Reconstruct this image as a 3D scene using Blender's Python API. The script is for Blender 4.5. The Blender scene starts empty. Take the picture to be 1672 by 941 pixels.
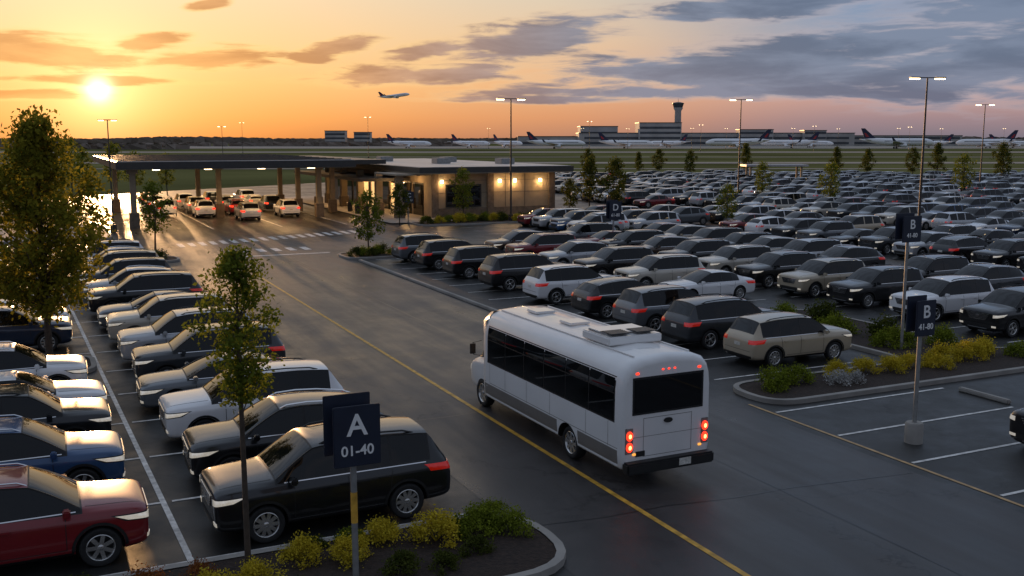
import bpy, bmesh, math, random
from mathutils import Vector, Matrix
from mathutils.bvhtree import BVHTree
R = random.Random(7)
scene = bpy.context.scene
COL = scene.collection
A0 = math.radians(25.3)
RX, RY = math.cos(A0), math.sin(A0)
def PS(p, s, z=0.0):
    return Vector((p*RX - s*RY, p*RY + s*RX, z))

# ---------------------------------------------------------------- materials
def nodes(name):
    m = bpy.data.materials.new(name); m.use_nodes = True
    nt = m.node_tree
    return m, nt, nt.nodes['Principled BSDF']
def mat(name, col, rough=0.6, metal=0.0, coat=0.0, var=0.15, scale=3.0, bump=0.0, emit=None, es=0.0, spec=0.5, bscale=None, cr=.03):
    m, nt, b = nodes(name)
    b.inputs['Roughness'].default_value = rough
    b.inputs['Metallic'].default_value = metal
    b.inputs['Coat Weight'].default_value = coat
    b.inputs['Coat Roughness'].default_value = cr
    b.inputs['Specular IOR Level'].default_value = spec
    tc = nt.nodes.new('ShaderNodeTexCoord')
    nz = nt.nodes.new('ShaderNodeTexNoise'); nz.inputs['Scale'].default_value = scale; nz.inputs['Detail'].default_value = 4
    nt.links.new(tc.outputs['Object'], nz.inputs['Vector'])
    mr = nt.nodes.new('ShaderNodeMapRange'); mr.inputs[1].default_value = 0.25; mr.inputs[2].default_value = 0.75
    mr.inputs[3].default_value = 1-var; mr.inputs[4].default_value = 1+var
    nt.links.new(nz.outputs['Fac'], mr.inputs[0])
    vm = nt.nodes.new('ShaderNodeVectorMath'); vm.operation = 'SCALE'
    vm.inputs[0].default_value = col
    nt.links.new(mr.outputs[0], vm.inputs['Scale'])
    nt.links.new(vm.outputs[0], b.inputs['Base Color'])
    if bump > 0:
        n2 = nt.nodes.new('ShaderNodeTexNoise'); n2.inputs['Scale'].default_value = bscale or scale*8; n2.inputs['Detail'].default_value = 4
        nt.links.new(tc.outputs['Object'], n2.inputs['Vector'])
        bp = nt.nodes.new('ShaderNodeBump'); bp.inputs['Strength'].default_value = bump; bp.inputs['Distance'].default_value = 0.03
        nt.links.new(n2.outputs['Fac'], bp.inputs['Height']); nt.links.new(bp.outputs[0], b.inputs['Normal'])
    if emit:
        b.inputs['Emission Color'].default_value = (*emit, 1); b.inputs['Emission Strength'].default_value = es
    return m
def leafmat(name, c1, c2, trans=0.4):
    m = bpy.data.materials.new(name); m.use_nodes = True
    nt = m.node_tree; nt.nodes.clear()
    out = nt.nodes.new('ShaderNodeOutputMaterial')
    geo = nt.nodes.new('ShaderNodeNewGeometry'); tc = nt.nodes.new('ShaderNodeTexCoord')
    nz = nt.nodes.new('ShaderNodeTexNoise'); nz.inputs['Scale'].default_value = 1.3; nz.inputs['Detail'].default_value = 2
    nt.links.new(tc.outputs['Object'], nz.inputs['Vector'])
    ad = nt.nodes.new('ShaderNodeMath'); ad.operation = 'MULTIPLY_ADD'; ad.inputs[1].default_value = 0.5
    nt.links.new(geo.outputs['Random Per Island'], ad.inputs[0])
    sb = nt.nodes.new('ShaderNodeMath'); sb.operation = 'SUBTRACT'; sb.inputs[1].default_value = 0.25
    nt.links.new(nz.outputs['Fac'], sb.inputs[0]); nt.links.new(sb.outputs[0], ad.inputs[2])
    rp = nt.nodes.new('ShaderNodeValToRGB')
    rp.color_ramp.elements[0].position = 0.1; rp.color_ramp.elements[0].color = (*c1, 1)
    rp.color_ramp.elements[1].position = 0.9; rp.color_ramp.elements[1].color = (*c2, 1)
    nt.links.new(ad.outputs[0], rp.inputs[0])
    d = nt.nodes.new('ShaderNodeBsdfDiffuse')
    t = nt.nodes.new('ShaderNodeBsdfTranslucent'); mx = nt.nodes.new('ShaderNodeMixShader'); mx.inputs[0].default_value = trans
    nt.links.new(rp.outputs[0], d.inputs['Color']); nt.links.new(rp.outputs[0], t.inputs['Color'])
    nt.links.new(d.outputs[0], mx.inputs[1]); nt.links.new(t.outputs[0], mx.inputs[2]); nt.links.new(mx.outputs[0], out.inputs[0])
    return m
def asphaltmat(name, base, warm=1.0, r0=.36, r1=.62, streak=0.0):
    m, nt, b = nodes(name)
    tc = nt.nodes.new('ShaderNodeTexCoord')
    def noise(s, d, r=0.6, vec=None):
        n = nt.nodes.new('ShaderNodeTexNoise'); n.inputs['Scale'].default_value = s; n.inputs['Detail'].default_value = d; n.inputs['Roughness'].default_value = r
        nt.links.new(vec or tc.outputs['Object'], n.inputs['Vector']); return n
    def mth(op, a, b_, c=None):
        n = nt.nodes.new('ShaderNodeMath'); n.operation = op
        for i, v in enumerate((a, b_, c)):
            if v is None: continue
            if hasattr(v, 'links'): nt.links.new(v, n.inputs[i])
            else: n.inputs[i].default_value = v
        return n.outputs[0]
    big = noise(0.13, 3).outputs['Fac']; midn = noise(0.9, 5, 0.7); mid = midn.outputs['Fac']; fine = noise(60, 2).outputs['Fac']
    vo = nt.nodes.new('ShaderNodeTexVoronoi'); vo.feature = 'DISTANCE_TO_EDGE'; vo.inputs['Scale'].default_value = 0.16
    wob = nt.nodes.new('ShaderNodeVectorMath'); wob.operation = 'MULTIPLY_ADD'
    nt.links.new(midn.outputs['Color'], wob.inputs[0]); wob.inputs[1].default_value = (2.2, 2.2, 0); nt.links.new(tc.outputs['Object'], wob.inputs[2])
    nt.links.new(wob.outputs[0], vo.inputs['Vector'])
    crack = nt.nodes.new('ShaderNodeMapRange'); crack.inputs[1].default_value = 0.0; crack.inputs[2].default_value = 0.007; crack.inputs[3].default_value = 0.35; crack.inputs[4].default_value = 1.0
    nt.links.new(vo.outputs['Distance'], crack.inputs[0])
    f = mth('MULTIPLY_ADD', big, 1.4, 0.0); f2 = mth('MULTIPLY_ADD', mid, 1.4, 0.1); f3 = mth('MULTIPLY_ADD', fine, 0.9, 0.55)
    tot = mth('MULTIPLY', mth('MULTIPLY', f, f2), mth('MULTIPLY', f3, crack.outputs[0]))
    rsrc = mth('ADD', mth('MULTIPLY', big, 0.55), mth('MULTIPLY', mid, 0.45))
    if streak > 0:
        mp = nt.nodes.new('ShaderNodeMapping'); mp.vector_type = 'TEXTURE'; mp.inputs['Rotation'].default_value = (0,0,A0); mp.inputs['Scale'].default_value = (1, 14, 1)
        nt.links.new(tc.outputs['Object'], mp.inputs[0]); sn = noise(.9, 4, .6, mp.outputs[0]).outputs['Fac']
        tot = mth('MULTIPLY', tot, mth('MULTIPLY_ADD', sn, streak*2, 1-streak)); rsrc = mth('ADD', mth('MULTIPLY', rsrc, .55), mth('MULTIPLY', sn, .45))
    vm = nt.nodes.new('ShaderNodeVectorMath'); vm.operation = 'SCALE'; vm.inputs[0].default_value = (base*warm, base, base*0.95)
    nt.links.new(tot, vm.inputs['Scale']); nt.links.new(vm.outputs[0], b.inputs['Base Color'])
    rr = nt.nodes.new('ShaderNodeMapRange'); rr.inputs[1].default_value = 0.38; rr.inputs[2].default_value = 0.62; rr.inputs[3].default_value = r0; rr.inputs[4].default_value = r1
    nt.links.new(rsrc, rr.inputs[0]); nt.links.new(rr.outputs[0], b.inputs['Roughness'])
    b.inputs['Specular IOR Level'].default_value = .45
    bp = nt.nodes.new('ShaderNodeBump'); bp.inputs['Strength'].default_value = 0.35; bp.inputs['Distance'].default_value = 0.01
    nt.links.new(mth('MULTIPLY', fine, crack.outputs[0]), bp.inputs['Height']); nt.links.new(bp.outputs[0], b.inputs['Normal'])
    return m

M_ASPH = asphaltmat('asphalt_lot', 0.042, 1.0, .30, .62)
M_ROAD = asphaltmat('asphalt_road', 0.060, 1.10, .27, .56, .6)
M_CONC = mat('concrete', (0.30, 0.28, 0.25), 0.8, var=0.25, scale=1.2, bump=0.3)
M_WALK = mat('sidewalk_concrete', (0.34, 0.31, 0.27), 0.75, var=0.2, scale=0.6, bump=0.2)
M_GRASS = mat('dry_grass', (0.125, 0.13, 0.052), 1.0, var=0.5, scale=0.012, bump=0.4, spec=0.0, bscale=.3)
M_TAXI = mat('taxiway_concrete', (0.38, 0.34, 0.29), 1.0, var=0.15, scale=0.02, spec=0.0)
M_MULCH = mat('mulch', (0.030, 0.018, 0.012), 0.95, var=0.6, scale=9, bump=1.0, bscale=22)
M_YEL = mat('yellow_paint', (0.62, 0.34, 0.04), 0.55, var=0.45, scale=4)
M_TANL = mat('faded_yellow_paint', (0.45, 0.28, 0.12), 0.6, var=0.35, scale=4)
M_WHITE = mat('white_road_paint', (0.66, 0.64, 0.60), 0.55, var=0.45, scale=5)
M_TAR = mat('tar_seal', (0.012, 0.012, 0.012), 0.3, var=0.3, scale=5)
M_GLASS = mat('tinted_glass', (0.005, 0.006, 0.007), 0.03, var=0.1, spec=0.42)
M_TRIM = mat('black_plastic', (0.012, 0.012, 0.012), 0.5, var=0.2, scale=8)
M_TYRE = mat('tyre_rubber', (0.014, 0.014, 0.014), 0.75, var=0.3, scale=10)
M_RIM = mat('alloy', (0.6, 0.59, 0.57), 0.25, metal=0.85, var=0.1)
M_CHROME = mat('chrome', (0.85, 0.85, 0.85), 0.12, metal=1.0, var=0.05)
M_HEAD = mat('headlight_glass', (0.85, 0.85, 0.85), 0.10, metal=0.1, coat=1, var=0.35, scale=14, emit=(1,.86,.62), es=.28)
M_TAIL = mat('tail_light_red', (0.5, 0.008, 0.006), 0.15, coat=1, var=0.3, scale=14, emit=(1,.03,.01), es=.14)
M_TAILON = mat('tail_light_lit', (0.6, 0.02, 0.01), 0.3, emit=(1.0, 0.035, 0.012), es=2.4)
M_TAILC = mat('tail_light_core', (0.6, 0.1, 0.05), 0.3, emit=(1.0, 0.30, 0.10), es=5)
M_PLATE = mat('number_plate', (0.6, 0.58, 0.52), 0.5, var=0.3, scale=20)
M_SIGN = mat('navy_sign_face', (0.014, 0.020, 0.040), 0.45, var=0.2, scale=3)
M_LETTER = mat('sign_lettering', (0.85, 0.85, 0.83), 0.5, var=0.05)
M_GALV = mat('galvanised_steel', (0.30, 0.30, 0.29), 0.45, metal=0.5, var=0.25, scale=6)
M_POLE = mat('bronze_pole', (0.06, 0.05, 0.045), 0.5, metal=0.3, var=0.2)
M_LAMP = mat('lamp_lit', (0.9, 0.8, 0.6), 0.4, emit=(1.0, 0.74, 0.40), es=12.0)
M_LAMPC = mat('canopy_lamp_lit', (0.9, 0.8, 0.6), 0.4, emit=(1.0, 0.72, 0.38), es=9.0)
M_STUCCO = mat('tan_stucco', (0.30, 0.24, 0.165), 0.85, var=0.14, scale=1.5, bump=0.3)
M_STONE = mat('brown_stone', (0.16, 0.12, 0.085), 0.85, var=0.35, scale=3, bump=0.6)
M_FASCIA = mat('dark_fascia', (0.06, 0.056, 0.053), 0.45, metal=0.3, var=0.15)
M_ROOF = mat('roof_membrane', (0.45, 0.43, 0.42), 0.40, var=0.2, scale=0.3)
M_SOFFIT = mat('soffit', (0.32, 0.27, 0.20), 0.7, var=0.1)
M_BARK = mat('bark', (0.075, 0.055, 0.04), 0.9, var=0.35, scale=9, bump=0.7)
M_LEAF1 = leafmat('leaf_backlit', (0.085, 0.095, 0.012), (0.36, 0.30, 0.035), 0.5)
M_LEAF3 = leafmat('leaf_fresh_green', (0.055, 0.08, 0.012), (0.22, 0.25, 0.035), 0.5)
M_LEAF2 = leafmat('leaf_green', (0.04, 0.055, 0.012), (0.15, 0.155, 0.03), 0.4)
M_SH_Y = leafmat('shrub_gold', (0.28, 0.22, 0.015), (0.80, 0.62, 0.06), 0.3)
M_SH_G = leafmat('shrub_green', (0.07, 0.10, 0.012), (0.28, 0.32, 0.035), 0.3)
M_SH_D = leafmat('shrub_dark', (0.03, 0.045, 0.010), (0.11, 0.12, 0.025), 0.25)
M_SH_R = leafmat('shrub_russet', (0.14, 0.04, 0.015), (0.36, 0.14, 0.04), 0.25)
M_SH_W = leafmat('shrub_silver', (0.22, 0.22, 0.21), (0.6, 0.59, 0.56), 0.2)

# ---------------------------------------------------------------- mesh builder
def finish(me, angle=35, bevel=0.0, weld=False):
    bm = bmesh.new(); bm.from_mesh(me)
    bmesh.ops.recalc_face_normals(bm, faces=bm.faces)
    if bevel > 0:
        es = [e for e in bm.edges if len(e.link_faces) == 2 and e.calc_face_angle(0) > 0.6]
        bmesh.ops.bevel(bm, geom=es, offset=bevel, segments=2, affect='EDGES', clamp_overlap=True)
    a = math.radians(angle)
    for f in bm.faces: f.smooth = True
    for e in bm.edges:
        if len(e.link_faces) == 2 and e.calc_face_angle(0) > a: e.smooth = False
    bm.to_mesh(me); bm.free()
    return me
class MB:
    def __init__(s): s.v = []; s.f = []; s.m = []
    def add(s, vs, fs, mi=0):
        b = len(s.v); s.v += [tuple(v) for v in vs]
        for f in fs: s.f.append(tuple(i+b for i in f)); s.m.append(mi)
        return s
    def box(s, c, d, mi=0, rot=0.0):
        x, y, z = d[0]/2, d[1]/2, d[2]/2
        cr, sr = math.cos(rot), math.sin(rot)
        vs = []
        for sz in (-1, 1):
            for sx, sy in ((-1,-1),(1,-1),(1,1),(-1,1)):
                a, b = sx*x, sy*y
                vs.append((c[0]+a*cr-b*sr, c[1]+a*sr+b*cr, c[2]+sz*z))
        return s.add(vs, [(0,3,2,1),(4,5,6,7),(0,1,5,4),(1,2,6,5),(2,3,7,6),(3,0,4,7)], mi)
    def tube(s, pts, rad, n=8, mi=0, cap=True):
        vs = []; fs = []
        pts = [Vector(p) for p in pts]
        for i, p in enumerate(pts):
            d = (pts[min(i+1, len(pts)-1)] - pts[max(i-1, 0)]).normalized()
            u = d.orthogonal().normalized() if abs(d.z) < 0.9 else Vector((1,0,0))
            u = (u - d*u.dot(d)).normalized(); w = d.cross(u)
            for k in range(n):
                t = 2*math.pi*k/n
                vs.append(p + (u*math.cos(t) + w*math.sin(t))*rad[i])
        for i in range(len(pts)-1):
            for k in range(n):
                a = i*n+k; b = i*n+(k+1) % n
                fs.append((a, b, b+n, a+n))
        if cap:
            fs.append(tuple(range(n))[::-1]); fs.append(tuple(range((len(pts)-1)*n, len(pts)*n)))
        return s.add(vs, fs, mi)
    def lathe(s, prof, n=24, mi=0, axis='Y', off=(0,0,0)):
        vs = []; fs = []
        for r, h in prof:
            for k in range(n):
                t = 2*math.pi*k/n; a, b = r*math.cos(t), r*math.sin(t)
                v = (a, h, b) if axis == 'Y' else ((h, a, b) if axis == 'X' else (a, b, h))
                vs.append((v[0]+off[0], v[1]+off[1], v[2]+off[2]))
        for i in range(len(prof)-1):
            for k in range(n):
                a = i*n+k; b = i*n+(k+1) % n
                fs.append((a, b, b+n, a+n))
        return s.add(vs, fs, mi)
    def mesh(s, name, mats, angle=35, bevel=0.0, weld=False):
        me = bpy.data.meshes.new(name); me.from_pydata(s.v, [], s.f)
        for m in mats: me.materials.append(m)
        me.polygons.foreach_set('material_index', s.m); me.update()
        return finish(me, angle, bevel, weld)
def obj(name, me, parent=None, loc=(0,0,0), rz=0.0, **kw):
    o = bpy.data.objects.new(name, me); COL.objects.link(o)
    if parent is not None: o.parent = parent
    o.location = loc; o.rotation_euler = (0, 0, rz)
    for k, v in kw.items(): o[k] = v
    return o
def empty(name, loc, rz, **kw):
    o = obj(name, None, None, loc, rz, **kw); o.empty_display_size = 0.3
    return o

# ---------------------------------------------------------------- projected patches
def patch(bvh, center, d, quad, n, m, off=0.006, skirt=0.02):
    d = Vector(d).normalized(); z = Vector((0,0,1)); lat = d.cross(z).normalized(); c = Vector(center)
    q = [Vector((a, b)) for a, b in quad]
    vs = []; fs = []
    for j in range(m+1):
        for i in range(n+1):
            u, v = i/n, j/m
            ab = q[0]*(1-u)*(1-v)+q[1]*u*(1-v)+q[2]*u*v+q[3]*(1-u)*v
            st = c + lat*ab.x + z*ab.y - d*7.0
            h = bvh.ray_cast(st, d)
            loc = h[0] if h[0] is not None else bvh.find_nearest(st + d*4.8)[0]
            vs.append(loc - d*off)
    for j in range(m):
        for i in range(n):
            a = j*(n+1)+i; fs.append((a, a+1, a+n+2, a+n+1))
    if skirt > 0:
        ring = [i for i in range(n+1)] + [(j*(n+1)+n) for j in range(1, m+1)] + [m*(n+1)+i for i in range(n-1, -1, -1)] + [j*(n+1) for j in range(m-1, 0, -1)]
        b = len(vs)
        for r in ring: vs.append(vs[r] + d*skirt)
        L = len(ring)
        for k in range(L): fs.append((ring[k], ring[(k+1) % L], b+(k+1) % L, b+k))
    return vs, fs
def mirror(vf):
    return [Vector((v.x, -v.y, v.z)) for v in vf[0]], [tuple(reversed(f)) for f in vf[1]]
def mk(vf, name, m):
    b = MB(); b.add(vf[0], vf[1]); return b.mesh(name, [m], 40)

# ---------------------------------------------------------------- loft body
def ring_of(st):
    x, w, zb, zs, wt, zre, zt = st
    half = [(0,zb),(w*.82,zb),(w*.965,zb+.12),(w,zb+(zs-zb)*.5),(w*.99,zs-.11),(w*.925,zs),(wt,zre),(wt*.62,zt-(zt-zre)*.22),(0,zt)]
    full = half + [(-y, z) for y, z in half[7:0:-1]]
    return [(x, y, z) for y, z in full]
def eval_mesh(o, name):
    dg = bpy.context.evaluated_depsgraph_get(); dg.update()
    return bpy.data.meshes.new_from_object(o.evaluated_get(dg))
DM = [bpy.data.materials.new('slot_%d' % i) for i in range(11)]
def build_loft(stations, matfn, level, wells, wr, wy=(0.62, 1.3)):
    vs = []; fs = []; ms = []
    N = 16
    for st in stations: vs += ring_of(st)
    for i in range(len(stations)-1):
        for j in range(N):
            row = j if j < 8 else 15-j
            fs.append((i*N+j, i*N+(j+1) % N, (i+1)*N+(j+1) % N, (i+1)*N+j)); ms.append(matfn(i, row, j < 8))
    fs.append(tuple(range(N))[::-1]); ms.append(0)
    fs.append(tuple(range((len(stations)-1)*N, len(stations)*N))); ms.append(0)
    me = bpy.data.meshes.new('loft'); me.from_pydata(vs, [], fs)
    for d in DM: me.materials.append(d)
    me.polygons.foreach_set('material_index', ms)
    bm = bmesh.new(); bm.from_mesh(me); bmesh.ops.recalc_face_normals(bm, faces=bm.faces)
    cl = bm.edges.layers.float.new('crease_edge')
    for e in bm.edges:
        mm = {f.material_index for f in e.link_faces}
        if len(mm) == 2 and any(2 <= k <= 9 for k in mm): e[cl] = 0.55
        a, b_ = e.verts[0].index, e.verts[1].index
        ra, rb = a % N, b_ % N
        if ra == rb and ra in (4, 12): e[cl] = 0.6
        if ra == rb and ra in (5, 11): e[cl] = max(e[cl], 0.6)
        if ra == rb and ra in (6, 10): e[cl] = max(e[cl], 0.4)
        if ra == rb and ra in (2, 14): e[cl] = 0.4
    bm.to_mesh(me); bm.free()
    o = obj('tmp', me)
    sm = o.modifiers.new('s', 'SUBSURF'); sm.levels = level; sm.render_levels = level
    cut = None
    if wells:
        b = MB()
        for x in wells:
            for sy in (1, -1):
                n = 32; vv = []
                for y in (wy[0]*sy, wy[1]*sy):
                    for k in range(n):
                        t = 2*math.pi*k/n; vv.append((x+wr*math.cos(t), y, 0.36+wr*math.sin(t)))
                ff = [(k, (k+1) % n, n+(k+1) % n, n+k) for k in range(n)] + [tuple(range(n))[::-1], tuple(range(n, 2*n))]
                b.add(vv, ff, 10)
        cme = b.mesh('cut', DM)
        cut = obj('tmpcut', cme)
        bo = o.modifiers.new('b', 'BOOLEAN'); bo.operation = 'DIFFERENCE'; bo.object = cut; bo.solver = 'EXACT'
    res = eval_mesh(o, 'r')
    bpy.data.objects.remove(o)
    if cut: bpy.data.objects.remove(cut)
    return res
def submesh(bm, faces, remap=None):
    idx = {}; vs = []; fs = []; ms = []
    for f in faces:
        t = []
        for v in f.verts:
            if v.index not in idx: idx[v.index] = len(vs); vs.append(tuple(v.co))
            t.append(idx[v.index])
        fs.append(tuple(t)); ms.append(remap(f.material_index) if remap else 0)
    return vs, fs, ms

SUV = [(2.34,.80,.40,.90,.66,.98,1.00),(2.31,.89,.27,.99,.71,1.045,1.065),(2.18,.94,.24,1.04,.72,1.095,1.12),(1.85,.95,.22,1.06,.72,1.125,1.16),
       (1.50,.955,.22,1.07,.73,1.145,1.185),(1.22,.955,.22,1.075,.82,1.15,1.21),(.84,.95,.22,1.075,.77,1.45,1.50),(.46,.95,.22,1.08,.71,1.675,1.72),
       (-.15,.95,.22,1.085,.70,1.725,1.78),(-1.08,.95,.22,1.10,.69,1.715,1.77),(-1.92,.95,.24,1.12,.67,1.65,1.71),(-2.20,.94,.26,1.12,.72,1.22,1.25),
       (-2.31,.92,.30,1.0,.70,1.10,1.12),(-2.37,.87,.40,.84,.62,.92,.94)]
XUV = [(2.27,.76,.40,.82,.60,.90,.92),(2.24,.86,.27,.92,.66,.98,1.00),(2.11,.915,.22,.98,.69,1.035,1.06),(1.80,.93,.20,1.01,.70,1.065,1.10),
       (1.45,.93,.20,1.02,.71,1.08,1.12),(1.16,.93,.20,1.02,.80,1.09,1.15),(.74,.925,.20,1.025,.74,1.38,1.43),(.32,.925,.20,1.03,.66,1.585,1.635),
       (-.20,.925,.20,1.045,.66,1.63,1.68),(-1.02,.925,.21,1.08,.64,1.58,1.635),(-1.74,.92,.23,1.13,.61,1.46,1.51),(-2.10,.905,.26,1.11,.68,1.17,1.20),
       (-2.22,.885,.30,.98,.66,1.05,1.07),(-2.28,.83,.40,.80,.58,.86,.88)]
SED = [(2.40,.72,.34,.64,.56,.71,.73),(2.37,.83,.22,.76,.64,.82,.84),(2.22,.895,.18,.84,.68,.885,.91),(1.85,.91,.17,.88,.69,.925,.96),
       (1.46,.915,.17,.90,.70,.945,.99),(1.12,.915,.17,.91,.77,.955,1.01),(.64,.915,.17,.915,.70,1.22,1.27),(.16,.915,.17,.915,.62,1.395,1.44),
       (-.35,.915,.17,.93,.62,1.41,1.46),(-1.0,.915,.18,.94,.60,1.355,1.41),(-1.36,.91,.18,.96,.61,1.23,1.28),(-1.82,.90,.20,.98,.70,1.04,1.07),
       (-2.30,.88,.24,.97,.67,1.02,1.04),(-2.41,.83,.34,.80,.60,.86,.88)]
def side_windows(i, row, left):
    o = 4 if left else 7
    if row == 5:
        if i in (5, 6, 7): return o
        if i == 8: return o+1
        if i == 9: return o+2
    if row in (6, 7):
        if i in (5, 6): return 2
        if i == 10: return 3
    if row == 0: return 1
    return 0
def tyre_mesh(r=.36, w=.235):
    h = w/2; b = MB()
    b.lathe([(r*.66,-h*.8),(r*.72,-h),(r*.93,-h),(r*.985,-h*.8),(r,-h*.45),(r,h*.45),(r*.985,h*.8),(r*.93,h),(r*.72,h),(r*.66,h*.8),(r*.6,h*.5),(r*.6,-h*.5),(r*.66,-h*.8)], 28)
    return b.mesh('tyre', [M_TYRE], 50)
def rim_mesh(r=.36, w=.235, spokes=5, twin=True):
    h = w/2; b = MB()
    b.lathe([(r*.60,-h*.6),(r*.60,h*.2),(r*.69,h*.9),(r*.655,h*.95),(r*.60,h*.75),(r*.58,h*.2)], 28, 0)
    b.lathe([(r*.60,h*.05),(.001,h*.05)], 28, 1)
    b.lathe([(r*.16,h*.05),(r*.15,h*.8),(r*.10,h*.9),(.001,h*.9)], 14, 0)
    for k in range(spokes):
        a = 2*math.pi*k/spokes
        for s in ((-.16, .16) if twin else (0,)):
            a0, a1 = a + s*.5, a+s
            wd = r*.055 if twin else r*.10
            vs = []
            for (rr, aa, yy) in ((r*.10, a0, h*.75), (r*.62, a1, h*.82)):
                cx, cz = rr*math.cos(aa), rr*math.sin(aa); tx, tz = -math.sin(aa)*wd, math.cos(aa)*wd
                vs += [(cx-tx, yy, cz-tz), (cx+tx, yy, cz+tz), (cx+tx, yy-.03, cz+tz), (cx-tx, yy-.03, cz-tz)]
            b.add(vs, [(0,1,5,4),(1,2,6,5),(2,3,7,6),(3,0,4,7),(0,3,2,1),(4,5,6,7)], 0)
    return b.mesh('rim', [M_RIM, M_TRIM], 40)
TY = tyre_mesh(); RM = [rim_mesh(), rim_mesh(spokes=7, twin=False), rim_mesh(spokes=10, twin=False)]

def build_car(kind, st, rails):
    wells = (1.42, -1.38) if kind != 'sedan' else (1.45, -1.38)
    wr = .415 if kind != 'sedan' else .385
    me = build_loft(st, side_windows, 2, wells, wr)
    bm = bmesh.new(); bm.from_mesh(me); bm.faces.ensure_lookup_table()
    bvh = BVHTree.FromBMesh(bm)
    for k in range(2, 10):
        fs = [f for f in bm.faces if f.material_index == k]
        if not fs: continue
        r = bmesh.ops.inset_region(bm, faces=fs, thickness=.028 if k > 3 else .035, depth=-.008, use_even_offset=True)
        for f in r['faces']: f.material_index = 1
    bm.verts.index_update()
    parts = []
    names = {2:'windscreen', 3:'rear_window'}
    for k in range(2, 10):
        fs = [f for f in bm.faces if f.material_index == k]
        if not fs: continue
        v, f, m = submesh(bm, fs); b = MB(); b.add(v, f)
        parts.append((names.get(k, 'side_window'), b.mesh('window', [M_GLASS], 60), (0,0,0), 0))
    v, f, m = submesh(bm, [f for f in bm.faces if not 2 <= f.material_index <= 9], lambda i: 1 if i else 0)
    b = MB(); b.v = v; b.f = f; b.m = m
    zs = st[8][3]; zm = st[2][3]; xf = st[0][0]; xr = st[-1][0]; zbt = st[7][2]
    for x in wells:
        n = 18
        for sgn in (1, -1):
            vs = []; ok = []
            for k in range(n+1):
                t = math.pi*(-.06 + 1.12*k/n)
                for rr in (wr+.006, wr+.06):
                    st_ = Vector((x+rr*math.cos(t), 2.0, .36+rr*math.sin(t)))
                    h = bvh.ray_cast(st_, Vector((0,-1,0)))
                    good = h[0] is not None and h[0].y > .7
                    ok.append(good); vs.append(Vector((st_.x, ((h[0].y+.012) if good else .9)*sgn, st_.z)))
            fs = [(2*k, 2*k+1, 2*k+3, 2*k+2) for k in range(n) if ok[2*k] and ok[2*k+1] and ok[2*k+2] and ok[2*k+3]]
            if kind != 'sedan': b.add(vs, fs, 1)
    def side(x0, x1, z0, z1, mi, n=2, m_=2, off=.004, sk=0.0, skew=0.0):
        p = patch(bvh, (0,0,0), (0,-1,0), [(-x0, z0), (-x1, z0), (-x1-skew, z1), (-x0-skew, z1)], n, m_, off, sk)
        b.add(*p, mi); q = mirror(p); b.add(*q, mi)
    zl = zbt+.20
    side(.88, .866, zl, zs-.02, 1, 1, 8); side(-.18, -.194, zl, zs-.02, 1, 1, 8); side(-1.02, -1.034, .62, zs-.02, 1, 1, 6, skew=-.06)
    side(.88, -1.0, zl, zl+.012, 1, 10, 1)
    side(.98, -.92, zbt+.03, zl-.06, 1, 10, 2, off=.010, sk=.02)
    side(-.0, -.18, zs-.17, zs-.135, 2, 3, 1, off=.03, sk=.04); side(-.80, -.98, zs-.17, zs-.135, 2, 3, 1, off=.03, sk=.04)
    side(1.05, -1.80, zs+.012, zs+.030, 3, 16, 1, off=.008)
    def front(y0, y1, z0, z1, mi, n=8, m_=3, off=.006, sk=.015, tp=0):
        b.add(*patch(bvh, (0,0,0), (-1,0,0), [(y0, z0), (y1, z0), (y1-tp, z1), (y0+tp, z1)], n, m_, off, sk), mi)
    def rear(y0, y1, z0, z1, mi, n=8, m_=3, off=.006, sk=.015):
        b.add(*patch(bvh, (0,0,0), (1,0,0), [(y0, z0), (y1, z0), (y1, z1), (y0, z1)], n, m_, off, sk), mi)
    front(-.62, .62, zbt+.17, zbt+.30, 1, 10, 2); front(-.84, .84, zbt+.06, zbt+.12, 1, 12, 2)
    front(-.45, .45, zbt+.125, zbt+.15, 3, 10, 1, .014)
    rear(-.78, .78, zbt+.08, zbt+.24, 1, 10, 2, .012, .03)
    rear(-.72, .72, zm*.60, zm*.60+.012, 1, 10, 1, .003, 0)
    gz = zm-.17
    bz = patch(bvh, (xf-.25, .74, gz), (-1,-.6,0), [(-.19, -.075), (.24, -.02), (.36, .105), (-.19, .085)], 10, 4, .007, .03)
    b.add(*bz, 1); b.add(*mirror(bz), 1)
    # bonnet shut lines
    for sy in (1, -1):
        vs = []; n = 10
        for k in range(n+1):
            x_ = xf-.14-(xf-.14-st[5][0]-.05)*k/n; y_ = st[3][4]*(.90+.10*k/n)
            for dy in (0, .014):
                h = bvh.ray_cast(Vector((x_, sy*(y_+dy), 3)), Vector((0,0,-1))); vs.append(h[0]+Vector((0,0,.003)))
        b.add(vs, [(2*k, 2*k+1, 2*k+3, 2*k+2) for k in range(n)], 1)
    body = b.mesh('car_body', [DM[0], M_TRIM, DM[2], M_CHROME], 38)
    parts.insert(0, ('body', body, (0,0,0), 0))
    parts.append(('grille', mk(patch(bvh, (0,0,0), (-1,0,0), [(-.38, gz-.17), (.38, gz-.17), (.52, gz+.07), (-.52, gz+.07)], 10, 5, .010, .03), 'grille', M_TRIM), (0,0,0), 0))
    gb = MB()
    for zz in (gz-.17, gz-.11, gz-.05, gz+.01, gz+.065):
        ww = .38+.14*(zz-gz+.17)/.24
        gb.add(*patch(bvh, (0,0,0), (-1,0,0), [(-ww, zz-.009), (ww, zz-.009), (ww, zz+.009), (-ww, zz+.009)], 10, 1, .020, .02))
    gb.add(*patch(bvh, (0,0,0), (-1,0,0), [(-.06, gz-.08), (.06, gz-.08), (.06, gz+.01), (-.06, gz+.01)], 2, 2, .028, .02))
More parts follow.
